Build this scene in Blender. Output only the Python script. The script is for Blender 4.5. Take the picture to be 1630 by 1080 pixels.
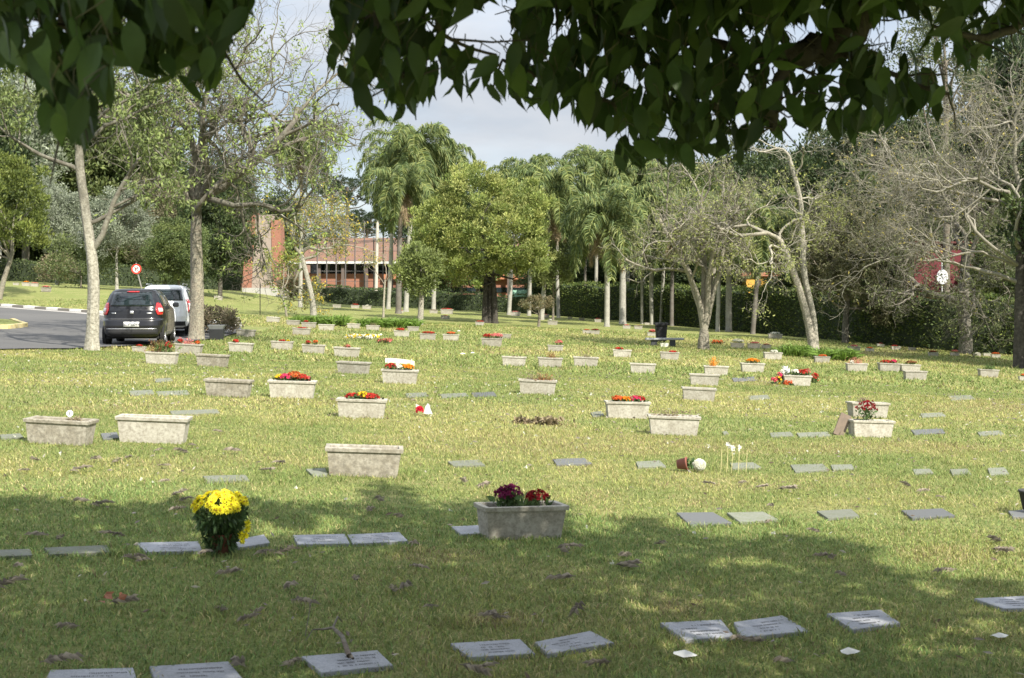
import bpy, math, random
import numpy as np
from mathutils import Vector, Matrix

R = math.radians
C = bpy.context.scene
for o in list(bpy.data.objects): bpy.data.objects.remove(o)

# ------------------------------------------------------------------ camera
CAMZ, F, CX, HY = 1.55, 2000.0, 815.0, 470.0      # eye height, focal length / centre / horizon in photo pixels
cam_d = bpy.data.cameras.new('camera'); cam = bpy.data.objects.new('camera', cam_d)
C.collection.objects.link(cam); C.camera = cam
cam.location = (0, 0, CAMZ); cam.rotation_euler = (R(90), 0, 0)
cam_d.sensor_width = 36; cam_d.lens = 36*F/1630; cam_d.shift_y = -(540-HY)/1630
cam_d.clip_start = .05; cam_d.clip_end = 3000
cam_d.dof.use_dof = True; cam_d.dof.focus_distance = 17; cam_d.dof.aperture_fstop = 8.0

# ------------------------------------------------------------------ sun, sky, exposure
SH = np.array([.60, -.80]); ELEV = 43.0; COT = 1/math.tan(R(ELEV))
sun_d = bpy.data.lights.new('sun', 'SUN'); sun = bpy.data.objects.new('sun', sun_d); C.collection.objects.link(sun)
sun_d.energy = 5.0; sun_d.angle = R(.6); sun_d.color = (1, .94, .83)
sv = Vector((SH[0]*math.cos(R(ELEV)), SH[1]*math.cos(R(ELEV)), math.sin(R(ELEV))))
sun.rotation_euler = sv.to_track_quat('Z', 'Y').to_euler(); sun.location = (6, -8, 12)
W = bpy.data.worlds.new('World'); C.world = W; W.use_nodes = True
nt = W.node_tree; nt.nodes.clear()
def wn(t, **k):
    n = nt.nodes.new(t)
    for a, b in k.items(): setattr(n, a, b)
    return n
out = wn('ShaderNodeOutputWorld'); bg = wn('ShaderNodeBackground'); bg.inputs[1].default_value = .14
sky = wn('ShaderNodeTexSky', sky_type='NISHITA', sun_disc=False, sun_elevation=R(ELEV), sun_rotation=math.atan2(SH[0], SH[1]))
sky.air_density = 1.0; sky.dust_density = 1.2; sky.ozone_density = 1.0
tc = wn('ShaderNodeTexCoord'); mp = wn('ShaderNodeMapping'); mp.inputs['Scale'].default_value = (1, 1, 3.2)
nz = wn('ShaderNodeTexNoise'); nz.inputs['Scale'].default_value = 3.1; nz.inputs['Detail'].default_value = 7; nz.inputs['Roughness'].default_value = .58
cr = wn('ShaderNodeValToRGB'); cr.color_ramp.elements[0].position = .36; cr.color_ramp.elements[1].position = .60
cr.color_ramp.elements[0].color = (.72, .72, .72, 1); cr.color_ramp.elements[1].color = (.97, .97, .97, 1)
nz2 = wn('ShaderNodeTexNoise'); nz2.inputs['Scale'].default_value = 7; nz2.inputs['Detail'].default_value = 6
cr2 = wn('ShaderNodeValToRGB'); cr2.color_ramp.elements[0].position = .35; cr2.color_ramp.elements[1].position = .65
cr2.color_ramp.elements[0].color = (2.1, 2.35, 2.7, 1); cr2.color_ramp.elements[1].color = (2.85, 2.93, 3.08, 1)
mx = wn('ShaderNodeMix', data_type='RGBA')
L = nt.links.new
L(tc.outputs['Generated'], mp.inputs['Vector']); L(mp.outputs[0], nz.inputs['Vector']); L(mp.outputs[0], nz2.inputs['Vector'])
L(nz.outputs['Fac'], cr.inputs[0]); L(nz2.outputs['Fac'], cr2.inputs[0])
sx_ = wn('ShaderNodeSeparateXYZ'); mrz = wn('ShaderNodeMapRange'); mrz.inputs['From Min'].default_value = .18; mrz.inputs['From Max'].default_value = .9; mrz.inputs['To Min'].default_value = 1.0; mrz.inputs['To Max'].default_value = 2.7
vmz = wn('ShaderNodeVectorMath', operation='SCALE')      # clouds above the frame brightened to add fill light in the shade
L(tc.outputs['Generated'], sx_.inputs[0]); L(sx_.outputs['Z'], mrz.inputs['Value']); L(cr2.outputs[0], vmz.inputs[0]); L(mrz.outputs[0], vmz.inputs['Scale'])
L(cr.outputs[0], mx.inputs['Factor']); L(sky.outputs[0], mx.inputs['A']); L(vmz.outputs[0], mx.inputs['B'])
L(mx.outputs['Result'], bg.inputs[0]); L(bg.outputs[0], out.inputs[0])
C.view_settings.view_transform = 'Standard'; C.view_settings.look = 'None'
C.view_settings.exposure = .9; C.view_settings.gamma = 1
C.render.engine = 'CYCLES'; C.cycles.max_bounces = 7; C.cycles.transparent_max_bounces = 6

# ------------------------------------------------------------------ helpers
rng = np.random.default_rng(7)
def nrm(v): return v/np.maximum(np.linalg.norm(v, axis=-1, keepdims=True), 1e-9)
def arr(*a): return np.array(a, float)
_tab = {}
def noise2(x, y, s, seed=0):
    """bilinear value noise, 0..1"""
    if seed not in _tab: _tab[seed] = np.random.default_rng(1000+seed).random((256, 256))
    t = _tab[seed]; x = np.asarray(x, float)/s+100; y = np.asarray(y, float)/s+100
    xi = np.floor(x).astype(int); yi = np.floor(y).astype(int); fx = x-xi; fy = y-yi
    fx = fx*fx*(3-2*fx); fy = fy*fy*(3-2*fy)
    a = t[xi % 256, yi % 256]; b = t[(xi+1) % 256, yi % 256]; c = t[xi % 256, (yi+1) % 256]; d = t[(xi+1) % 256, (yi+1) % 256]
    return (a*(1-fx)+b*fx)*(1-fy)+(c*(1-fx)+d*fx)*fy
def fbm(x, y, s, seed=0): return (noise2(x, y, s, seed)*.5+noise2(x, y, s*.5, seed+1)*.3+noise2(x, y, s*.22, seed+2)*.2)

_Y = np.arange(-80, 1200, 1.0)
_f = np.interp(_Y, [-40, 15, 21, 34, 50, 60, 85, 100, 150, 500], [0, 0, -.08, -.30, -.16, 0, .1, .15, .3, .6])
_k = np.ones(7)/7; _f = np.convolve(np.pad(_f, 3, mode='edge'), _k, 'valid')
def sst(a, b, x):
    t = np.clip((x-a)/(b-a), 0, 1); return t*t*(3-2*t)
def gz(X, Y):
    X = np.asarray(X, float); Y = np.asarray(Y, float)
    z = -.045*np.clip(X, -60, 26)+np.interp(Y, _Y, _f)
    edge = np.interp(X, [-60, -40, -23.6, -18, -12], [70, 63, 58.5, 55.5, 51])
    z = z+(.75*sst(0, 9, Y-edge))*sst(-13, -22, X)*(1-.0*X)
    und = (noise2(X, Y, 3.1, 50)-.5)*.05+(noise2(X, Y, 1.1, 51)-.5)*.018
    near = sst(5, 9, Y)
    return z+und*near*np.where(Y > 110, 0, 1)
def at(px, py):
    """photo pixel -> point of the ground it shows"""
    a = (px-CX)/F; b = (py-HY)/F; lo, hi = 2.0, 600.0
    Zs = np.concatenate([np.arange(2, 60, .1), np.arange(60, 400, .5)])
    g = (CAMZ-gz(a*Zs, Zs))/Zs-b
    i = np.where(g <= 0)[0]
    if len(i) == 0: Z = 400.
    else:
        i = i[0]; lo, hi = Zs[max(i-1, 0)], Zs[i]
        for _ in range(25):
            m = (lo+hi)/2
            if (CAMZ-gz(a*m, m))/m-b > 0: lo = m
            else: hi = m
        Z = lo
    return arr(a*Z, Z, float(gz(a*Z, Z)))
def pz(px, Z): X = (px-CX)/F*Z; return arr(X, Z, float(gz(X, Z)))      # on the ground, in the column px, at distance Z
def up(px, py, Z): return arr((px-CX)/F*Z, Z, CAMZ-(py-HY)/F*Z)        # free point

class MB:
    def __init__(s): s.v = []; s.f = []; s.c = []; s.n = 0
    def add(s, v, f, col=(1, 1, 1)):
        v = np.asarray(v, float).reshape(-1, 3); f = np.asarray(f, np.int64)
        c = np.asarray(col, float)
        if c.ndim == 1: c = np.broadcast_to(c[:3], (len(v), 3))
        s.v.append(v); s.f.append(f+s.n); s.c.append(c); s.n += len(v); return s
    def merge(s, o):
        s.v += o.v; s.f += [f+s.n for f in o.f]; s.c += o.c; s.n += o.n; return s
    def box(s, a, b, col=(1, 1, 1), M=None, top=None):
        x0, y0, z0 = a; x1, y1, z1 = b
        v = arr([x0, y0, z0], [x1, y0, z0], [x1, y1, z0], [x0, y1, z0], [x0, y0, z1], [x1, y0, z1], [x1, y1, z1], [x0, y1, z1])
        if top is not None:
            cx, cy = (x0+x1)/2, (y0+y1)/2; v[4:, 0] = cx+(v[4:, 0]-cx)*top; v[4:, 1] = cy+(v[4:, 1]-cy)*top
        if M is not None: v = v@np.array(M)[:3, :3].T+np.array(M)[:3, 3]
        return s.add(v, [[0, 3, 2, 1], [4, 5, 6, 7], [0, 1, 5, 4], [1, 2, 6, 5], [2, 3, 7, 6], [3, 0, 4, 7]], col)
    def tube(s, P, r, n=6, col=(1, 1, 1), cap=True, rough=0):
        P = np.asarray(P, float); m = len(P); r = np.broadcast_to(np.asarray(r, float), (m,))
        T = np.gradient(P, axis=0); T = nrm(T)
        ref = arr(0, 0, 1) if abs(T[:, 2].mean()) < .8 else arr(1, 0, 0)
        U = nrm(np.cross(T, ref)); V = np.cross(T, U)
        a = np.arange(n)*2*np.pi/n; a0_ = a[None, :, None]
        rv = np.broadcast_to(r[:, None, None], (m, n, 1))
        if rough:   # fluted, knotty surface
            ph = rng.random(3)*6.28; h_ = np.arange(m)[:, None, None]; rv = rv*(1+rough*(.5*np.sin(a0_*5+ph[0]+h_*.15)+.35*np.sin(a0_*8+ph[1]-h_*.22)+rng.normal(size=(m, n, 1))*.45))
        v = P[:, None]+rv*(np.cos(a)[None, :, None]*U[:, None]+np.sin(a)[None, :, None]*V[:, None])
        i = np.arange(m-1)[:, None]*n; j = np.arange(n)[None]; k = (j+1) % n
        f = np.stack([i+j, i+k, i+n+k, i+n+j], -1).reshape(-1, 4)
        c = np.asarray(col, float)
        if c.ndim == 2: c = np.repeat(c, n, axis=0)
        s.add(v, f, c)
        if cap and n <= 12 and r[-1] > .004:
            c2 = c[-n:] if c.ndim == 2 else c
            s.add(v[-1], np.stack([np.zeros(n-2, int), np.arange(1, n-1), np.arange(2, n)], -1), c2)
        return s
    def lathe(s, prof, n=20, col=(1, 1, 1), at=(0, 0, 0), M=None):
        prof = np.asarray(prof, float); m = len(prof); a = np.arange(n)*2*np.pi/n
        v = np.stack([prof[:, :1]*np.cos(a), prof[:, :1]*np.sin(a), np.repeat(prof[:, 1:2], n, 1)], -1).reshape(-1, 3)
        if M is not None: v = v@np.array(M)[:3, :3].T
        v = v+np.asarray(at, float)
        i = np.arange(m-1)[:, None]*n; j = np.arange(n)[None]; k = (j+1) % n
        return s.add(v, np.stack([i+j, i+k, i+n+k, i+n+j], -1).reshape(-1, 4), col)
    def leaves(s, P, D, L_, W_, col, flat=None, fold=.18):
        """one folded diamond blade per row of P"""
        P = np.asarray(P, float); n = len(P); D = nrm(D)
        ref = rng.normal(size=(n, 3)) if flat is None else flat+rng.normal(size=(n, 3))*.35
        S = nrm(np.cross(D, ref)); N = np.cross(S, D)
        L_ = np.broadcast_to(L_, (n,))[:, None]; W_ = np.broadcast_to(W_, (n,))[:, None]
        m = P+D*L_*.45
        v = np.stack([P, m+S*W_*.5+N*W_*fold, P+D*L_, m-S*W_*.5+N*W_*fold], 1).reshape(-1, 3)
        i = np.arange(n)[:, None]*4
        f = np.concatenate([i+np.array([[0, 1, 2]]), i+np.array([[0, 2, 3]])])
        col = np.asarray(col, float)
        if col.ndim == 1: col = np.broadcast_to(col, (n, 3))
        return s.add(v, f, np.repeat(col, 4, 0))
    def build(s, name, mat, parent=None, smooth=False, col=True):
        me = bpy.data.meshes.new(name)
        v = np.concatenate(s.v); me.vertices.add(len(v)); me.vertices.foreach_set('co', v.astype(np.float32).ravel())
        idx = np.concatenate([f.ravel() for f in s.f]); tot = np.concatenate([np.full(len(f), f.shape[1]) for f in s.f])
        me.loops.add(len(idx)); me.loops.foreach_set('vertex_index', idx.astype(np.int32))
        me.polygons.add(len(tot)); st = np.concatenate([[0], np.cumsum(tot)[:-1]])
        me.polygons.foreach_set('loop_start', st.astype(np.int32))
        me.polygons.foreach_set('use_smooth', np.full(len(tot), bool(smooth)))
        if col:
            ca = me.color_attributes.new('Col', 'FLOAT_COLOR', 'POINT')
            c = np.concatenate(s.c); ca.data.foreach_set('color', np.concatenate([c, np.ones((len(c), 1))], 1).astype(np.float32).ravel())
        me.update(calc_edges=True); me.validate(); me.materials.append(mat)
        o = bpy.data.objects.new(name, me); C.collection.objects.link(o)
        if parent is not None: o.parent = parent
        return o

def tag(o, label=None, cat=None, group=None, kind=None):
    for k, v in (('label', label), ('category', cat), ('group', group), ('kind', kind)):
        if v: o[k] = v
    return o
def thing(name, label, cat, loc=(0, 0, 0), rz=0, group=None, kind=None):
    o = bpy.data.objects.new(name, None); C.collection.objects.link(o); o.location = loc; o.rotation_euler = (0, 0, rz)
    o.empty_display_size = .1
    return tag(o, label, cat, group, kind)
def dup(root, loc, rz=0, label=None, cat=None, group=None, scale=1.0):
    def cp(o, par):
        c = o.copy(); C.collection.objects.link(c); c.parent = par
        for ch in kids.get(o.name, []): cp(ch, c)
        return c
    kids = {}
    for o in bpy.data.objects:
        if o.parent: kids.setdefault(o.parent.name, []).append(o)
    r = cp(root, None); r.location = loc; r.rotation_euler = (0, 0, rz)
    r.scale = (scale,)*3 if np.isscalar(scale) else scale
    return tag(r, label, cat, group)
def part(mb, name, mat, parent, label=None, **k):
    o = mb.build(name, mat, parent, **k)
    if label: o['label'] = label
    return o

# ------------------------------------------------------------------ materials
def mat(name, base=None, rough=.8, use_col=False, noise=None, bump=None, transl=0, metal=0, spec=.3, coat=0, rand=0, em=0):
    """noise=(scale, amount, second colour) ; bump=(scale, strength)"""
    m = bpy.data.materials.new(name); m.use_nodes = True; t = m.node_tree; t.nodes.clear(); l = t.links.new
    N = t.nodes.new; o = N('ShaderNodeOutputMaterial'); p = N('ShaderNodeBsdfPrincipled')
    p.inputs['Roughness'].default_value = rough; p.inputs['Metallic'].default_value = metal
    p.inputs['Specular IOR Level'].default_value = spec; p.inputs['Coat Weight'].default_value = coat
    tc = N('ShaderNodeTexCoord'); src = None; vec = tc.outputs['Object']
    if rand:      # every copy gets its own stains
        o2 = N('ShaderNodeObjectInfo'); va = N('ShaderNodeVectorMath'); va.operation = 'ADD'; l(vec, va.inputs[0]); l(o2.outputs['Location'], va.inputs[1]); vec = va.outputs[0]
    if use_col:
        a = N('ShaderNodeAttribute'); a.attribute_name = 'Col'; src = a.outputs['Color']
    else:
        c = N('ShaderNodeRGB'); c.outputs[0].default_value = (*base, 1); src = c.outputs[0]
    if noise:
        for sc, amt, c2 in (noise if isinstance(noise, list) else [noise]):
            n = N('ShaderNodeTexNoise'); n.inputs['Scale'].default_value = sc; n.inputs['Detail'].default_value = 8; n.inputs['Roughness'].default_value = .65
            l(vec, n.inputs['Vector'])
            r = N('ShaderNodeValToRGB'); r.color_ramp.elements[0].position = .42; r.color_ramp.elements[1].position = .62
            r.color_ramp.elements[0].color = (0, 0, 0, 1); r.color_ramp.elements[1].color = (amt, amt, amt, 1)
            l(n.outputs['Fac'], r.inputs[0])
            x = N('ShaderNodeMix'); x.data_type = 'RGBA'; l(r.outputs[0], x.inputs['Factor']); l(src, x.inputs['A']); x.inputs['B'].default_value = (*c2, 1)
            src = x.outputs['Result']
    if rand:
        oi = N('ShaderNodeObjectInfo'); mr = N('ShaderNodeMapRange'); mr.inputs['To Min'].default_value = 1-rand; mr.inputs['To Max'].default_value = 1+rand
        l(oi.outputs['Random'], mr.inputs['Value']); vm = N('ShaderNodeVectorMath'); vm.operation = 'SCALE'
        l(src, vm.inputs[0]); l(mr.outputs[0], vm.inputs['Scale']); src = vm.outputs[0]
    l(src, p.inputs['Base Color'])
    if bump:
        n = N('ShaderNodeTexNoise'); n.inputs['Scale'].default_value = bump[0]; n.inputs['Detail'].default_value = 6
        l(vec, n.inputs['Vector']); b = N('ShaderNodeBump'); b.inputs['Strength'].default_value = bump[1]; b.inputs['Distance'].default_value = bump[2] if len(bump) > 2 else .02
        l(n.outputs['Fac'], b.inputs['Height']); l(b.outputs[0], p.inputs['Normal'])
    sh = p.outputs[0]
    if transl:
        tr = N('ShaderNodeBsdfTranslucent'); l(src, tr.inputs['Color']); x = N('ShaderNodeMixShader'); x.inputs[0].default_value = transl
        l(p.outputs[0], x.inputs[1]); l(tr.outputs[0], x.inputs[2]); sh = x.outputs[0]
    l(sh, o.inputs['Surface']); return m

M_leaf = mat('leaf', use_col=True, rough=.55, transl=.35, spec=.35)
M_bigleaf = mat('glossy_leaf', use_col=True, rough=.5, transl=.32, spec=.3, noise=(14, .35, (.035, .06, .015)))
M_grass = mat('grass_blade', use_col=True, rough=.6, transl=.3, spec=.25)
M_petal = mat('petal', use_col=True, rough=.6, transl=.3)
M_bark = mat('bark', use_col=True, rough=.92, noise=[(7, .45, (.27, .28, .22)), (23, .65, (.07, .06, .05))], bump=(28, .9, .03))
M_branch = mat('branch_bark', use_col=True, rough=.92, noise=[(7, .45, (.30, .30, .24)), (23, .5, (.07, .06, .05))])
M_palebark = mat('pale_bark', use_col=True, rough=.9, noise=[(6, .6, (.40, .38, .31)), (18, .75, (.13, .12, .09))], bump=(30, .8, .02))
M_darkbark = mat('dark_bark', use_col=True, rough=.95, noise=(9, .5, (.13, .12, .10)), bump=(24, .8, .03))
M_palmbark = mat('palm_bark', use_col=True, rough=.9, noise=[(3, .5, (.22, .21, .18)), (20, .4, (.12, .11, .09))], bump=(20, .4, .01))
M_conc = mat('concrete', (.43, .41, .35), rough=.93, noise=[(6, .7, (.26, .235, .185)), (34, .7, (.19, .17, .135)), (75, .35, (.46, .44, .38))], bump=(90, .5, .004), rand=.17)
M_concm = mat('mottled_concrete', (.37, .345, .285), rough=.95, noise=[(9, .85, (.23, .205, .155)), (30, .75, (.16, .145, .115))], bump=(80, .6, .004), rand=.08)
M_soil = mat('soil', (.05, .035, .022), rough=1, noise=(60, .6, (.12, .09, .06)), bump=(60, .9, .01))
M_stone = mat('grey_stone', (.28, .29, .31), rough=.8, noise=[(60, .45, (.14, .145, .155)), (8, .6, (.17, .175, .175)), (150, .5, (.38, .38, .40))], bump=(120, .3, .002), rand=.12)
M_stonedk = mat('dark_stone', (.115, .12, .12), rough=.8, noise=(40, .5, (.10, .10, .095)), bump=(90, .4, .003), rand=.15)
M_ink = mat('engraving', (.07, .07, .075), rough=.8)
M_plain = mat('painted', use_col=True, rough=.7)
M_matte = mat('matte', use_col=True, rough=.95, noise=(30, .25, (.1, .095, .08)))
M_asph = mat('asphalt', (.105, .103, .10), rough=.93, noise=[(.35, .5, (.15, .145, .135)), (45, .5, (.06, .06, .06)), (1.4, .35, (.085, .083, .08))], bump=(70, .6, .01))
M_kerb = mat('kerb_concrete', (.19, .175, .15), rough=.9, noise=(3, .5, (.22, .20, .17)), bump=(40, .4, .01))
M_white = mat('worn_white', (.72, .71, .66), rough=.85, noise=(4, .4, (.45, .43, .38)))
# ------------------------------------------------------------------ ground
def ground_mat():
    m = bpy.data.materials.new('lawn_soil'); m.use_nodes = True; t = m.node_tree; N = t.nodes.new; l = t.links.new
    p = t.nodes['Principled BSDF']; p.inputs['Roughness'].default_value = .95; p.inputs['Specular IOR Level'].default_value = .1
    tc = N('ShaderNodeTexCoord')
    def nn(sc, a, b, d=8):
        n = N('ShaderNodeTexNoise'); n.inputs['Scale'].default_value = sc; n.inputs['Detail'].default_value = d; n.inputs['Roughness'].default_value = .65
        l(tc.outputs['Object'], n.inputs['Vector']); r = N('ShaderNodeValToRGB'); r.color_ramp.elements[0].position = a; r.color_ramp.elements[1].position = b
        l(n.outputs['Fac'], r.inputs[0]); return r.outputs[0], n.outputs['Fac']
    def mix(f, a, b):
        x = N('ShaderNodeMix'); x.data_type = 'RGBA'; l(f, x.inputs['Factor'])
        for s, v in (('A', a), ('B', b)):
            if isinstance(v, tuple): x.inputs[s].default_value = (*v, 1)
            else: l(v, x.inputs[s])
        return x.outputs['Result']
    f1, _ = nn(.22, .4, .62); f2, _ = nn(1.3, .45, .66); f3, _ = nn(14, .38, .62); f4, h = nn(55, .5, .7)
    a = mix(f1, (.175, .215, .060), (.255, .255, .088)); a = mix(f2, a, (.33, .30, .13)); a = mix(f3, (.115, .15, .042), a); a = mix(f4, a, (.38, .36, .17))
    l(a, p.inputs['Base Color']); b = N('ShaderNodeBump'); b.inputs['Strength'].default_value = .9; b.inputs['Distance'].default_value = .03
    l(h, b.inputs['Height']); l(b.outputs[0], p.inputs['Normal']); return m
M_ground = ground_mat()
ys = np.concatenate([np.arange(-60, 3, 4), np.arange(3, 60, .4), np.arange(60, 130, 2), np.geomspace(130, 1200, 22)])
xs = np.concatenate([-np.geomspace(60, 1200, 14)[::-1], np.arange(-59, -20, 1.3), np.arange(-20, 20, .5), np.arange(20, 60, 2), np.geomspace(60, 1200, 14)])
XX, YY = np.meshgrid(xs, ys); nx = len(xs); ny = len(ys)
i = (np.arange(ny-1)[:, None]*nx+np.arange(nx-1)[None]).ravel()
g = MB(); g.add(np.stack([XX, YY, gz(XX, YY)-.012], -1), np.stack([i, i+1, i+nx+1, i+nx], -1))
tag(g.build('lawn', M_ground, smooth=True, col=False), kind='structure')

# road: a bend of asphalt on the left
near_e = arr([-60, 27], [-30, 25.6], [-16, 26.2], [-11.9, 27.4], [-10.5, 30], [-9.9, 34], [-9.4, 40], [-9.6, 45], [-10.6, 48.8])
far_e = arr([-60, 66], [-40, 62], [-30, 59.7], [-23.6, 58], [-20, 56], [-17, 54.3], [-14.5, 52.4], [-12, 50.6], [-10.7, 49])
def resample(P, n):
    P = np.asarray(P, float); d = np.r_[0, np.cumsum(np.linalg.norm(np.diff(P, axis=0), axis=1))]; t = np.linspace(0, d[-1], n)
    return np.stack([np.interp(t, d, P[:, k]) for k in range(P.shape[1])], 1)
na, fa = resample(near_e, 60), resample(far_e, 60)
sn = np.linspace(0, 1, 40)
G = na[:, None]*(1-sn)[None, :, None]+fa[:, None]*sn[None, :, None]
gx, gy = G[..., 0], G[..., 1]
i = (np.arange(59)[:, None]*40+np.arange(39)[None]).ravel()
tag(MB().add(np.stack([gx, gy, gz(gx, gy)+.03], -1), np.stack([i, i+40, i+41, i+1], -1)).build('road', M_asph, smooth=True, col=False), kind='structure')
def ribbon_kerb(P, w, h, n, sel=None):
    """raised kerb along P, split in n stones"""
    mb = MB(); Q = resample(P, n+1)
    for k in range(n):
        if sel is not None and not sel(k): continue
        a, b = Q[k], Q[k+1]; d = nrm(b-a); nn_ = np.array([-d[1], d[0]])*w/2; a = a+d*.01; b = b-d*.01
        q = [a-nn_, b-nn_, b+nn_, a+nn_]
        v = [[p[0], p[1], float(gz(*p))-.05] for p in q]+[[p[0], p[1], float(gz(*p))+h] for p in q]
        mb.add(v, [[0, 3, 2, 1], [4, 5, 6, 7], [0, 1, 5, 4], [1, 2, 6, 5], [2, 3, 7, 6], [3, 0, 4, 7]])
    return mb
kb = ribbon_kerb(far_e[1:], .34, .13, 44, lambda k: k % 2 == 0); ok = tag(kb.build('kerb', M_kerb, col=False), kind='structure')
kb = ribbon_kerb(far_e[1:], .345, .133, 44, lambda k: k % 2 == 1); part(kb, 'painted_kerb_stone', M_white, ok, col=False)
gut = resample(far_e[1:], 40)-np.array([[.35, .75]])
mbg = MB(); q0 = gut-np.array([[.1, .45]]); q1 = gut+np.array([[.1, .25]])
v = np.concatenate([np.c_[q0, gz(q0[:, 0], q0[:, 1])+.036], np.c_[q1, gz(q1[:, 0], q1[:, 1])+.036]]); i = np.arange(39)
tag(mbg.add(v, np.stack([i, i+1, i+41, i+40], -1)).build('gutter', mat('gutter_concrete', (.36, .34, .31), noise=(2, .5, (.25, .24, .22))), col=False), kind='structure')
# grass island with yellow kerb at the left edge
isl = arr([-26, 37.6], [-17.4, 38.4], [-15.9, 39.6], [-15.9, 41.2], [-17.5, 44], [-26, 47])
c0 = isl.mean(0); v = [[*c0, float(gz(*c0))+.13]]+[[*p, float(gz(*p))+.12] for p in isl]
tag(MB().add(v, [[0, k, k % 6+1] for k in range(1, 7)]).build('traffic_island', M_ground, col=False), kind='structure')
tag(ribbon_kerb(isl[:-1], .16, .16, 16).build('island_kerb', mat('yellow_kerb', (.55, .46, .2), noise=(5, .6, (.35, .32, .25))), col=False), kind='structure')

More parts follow.
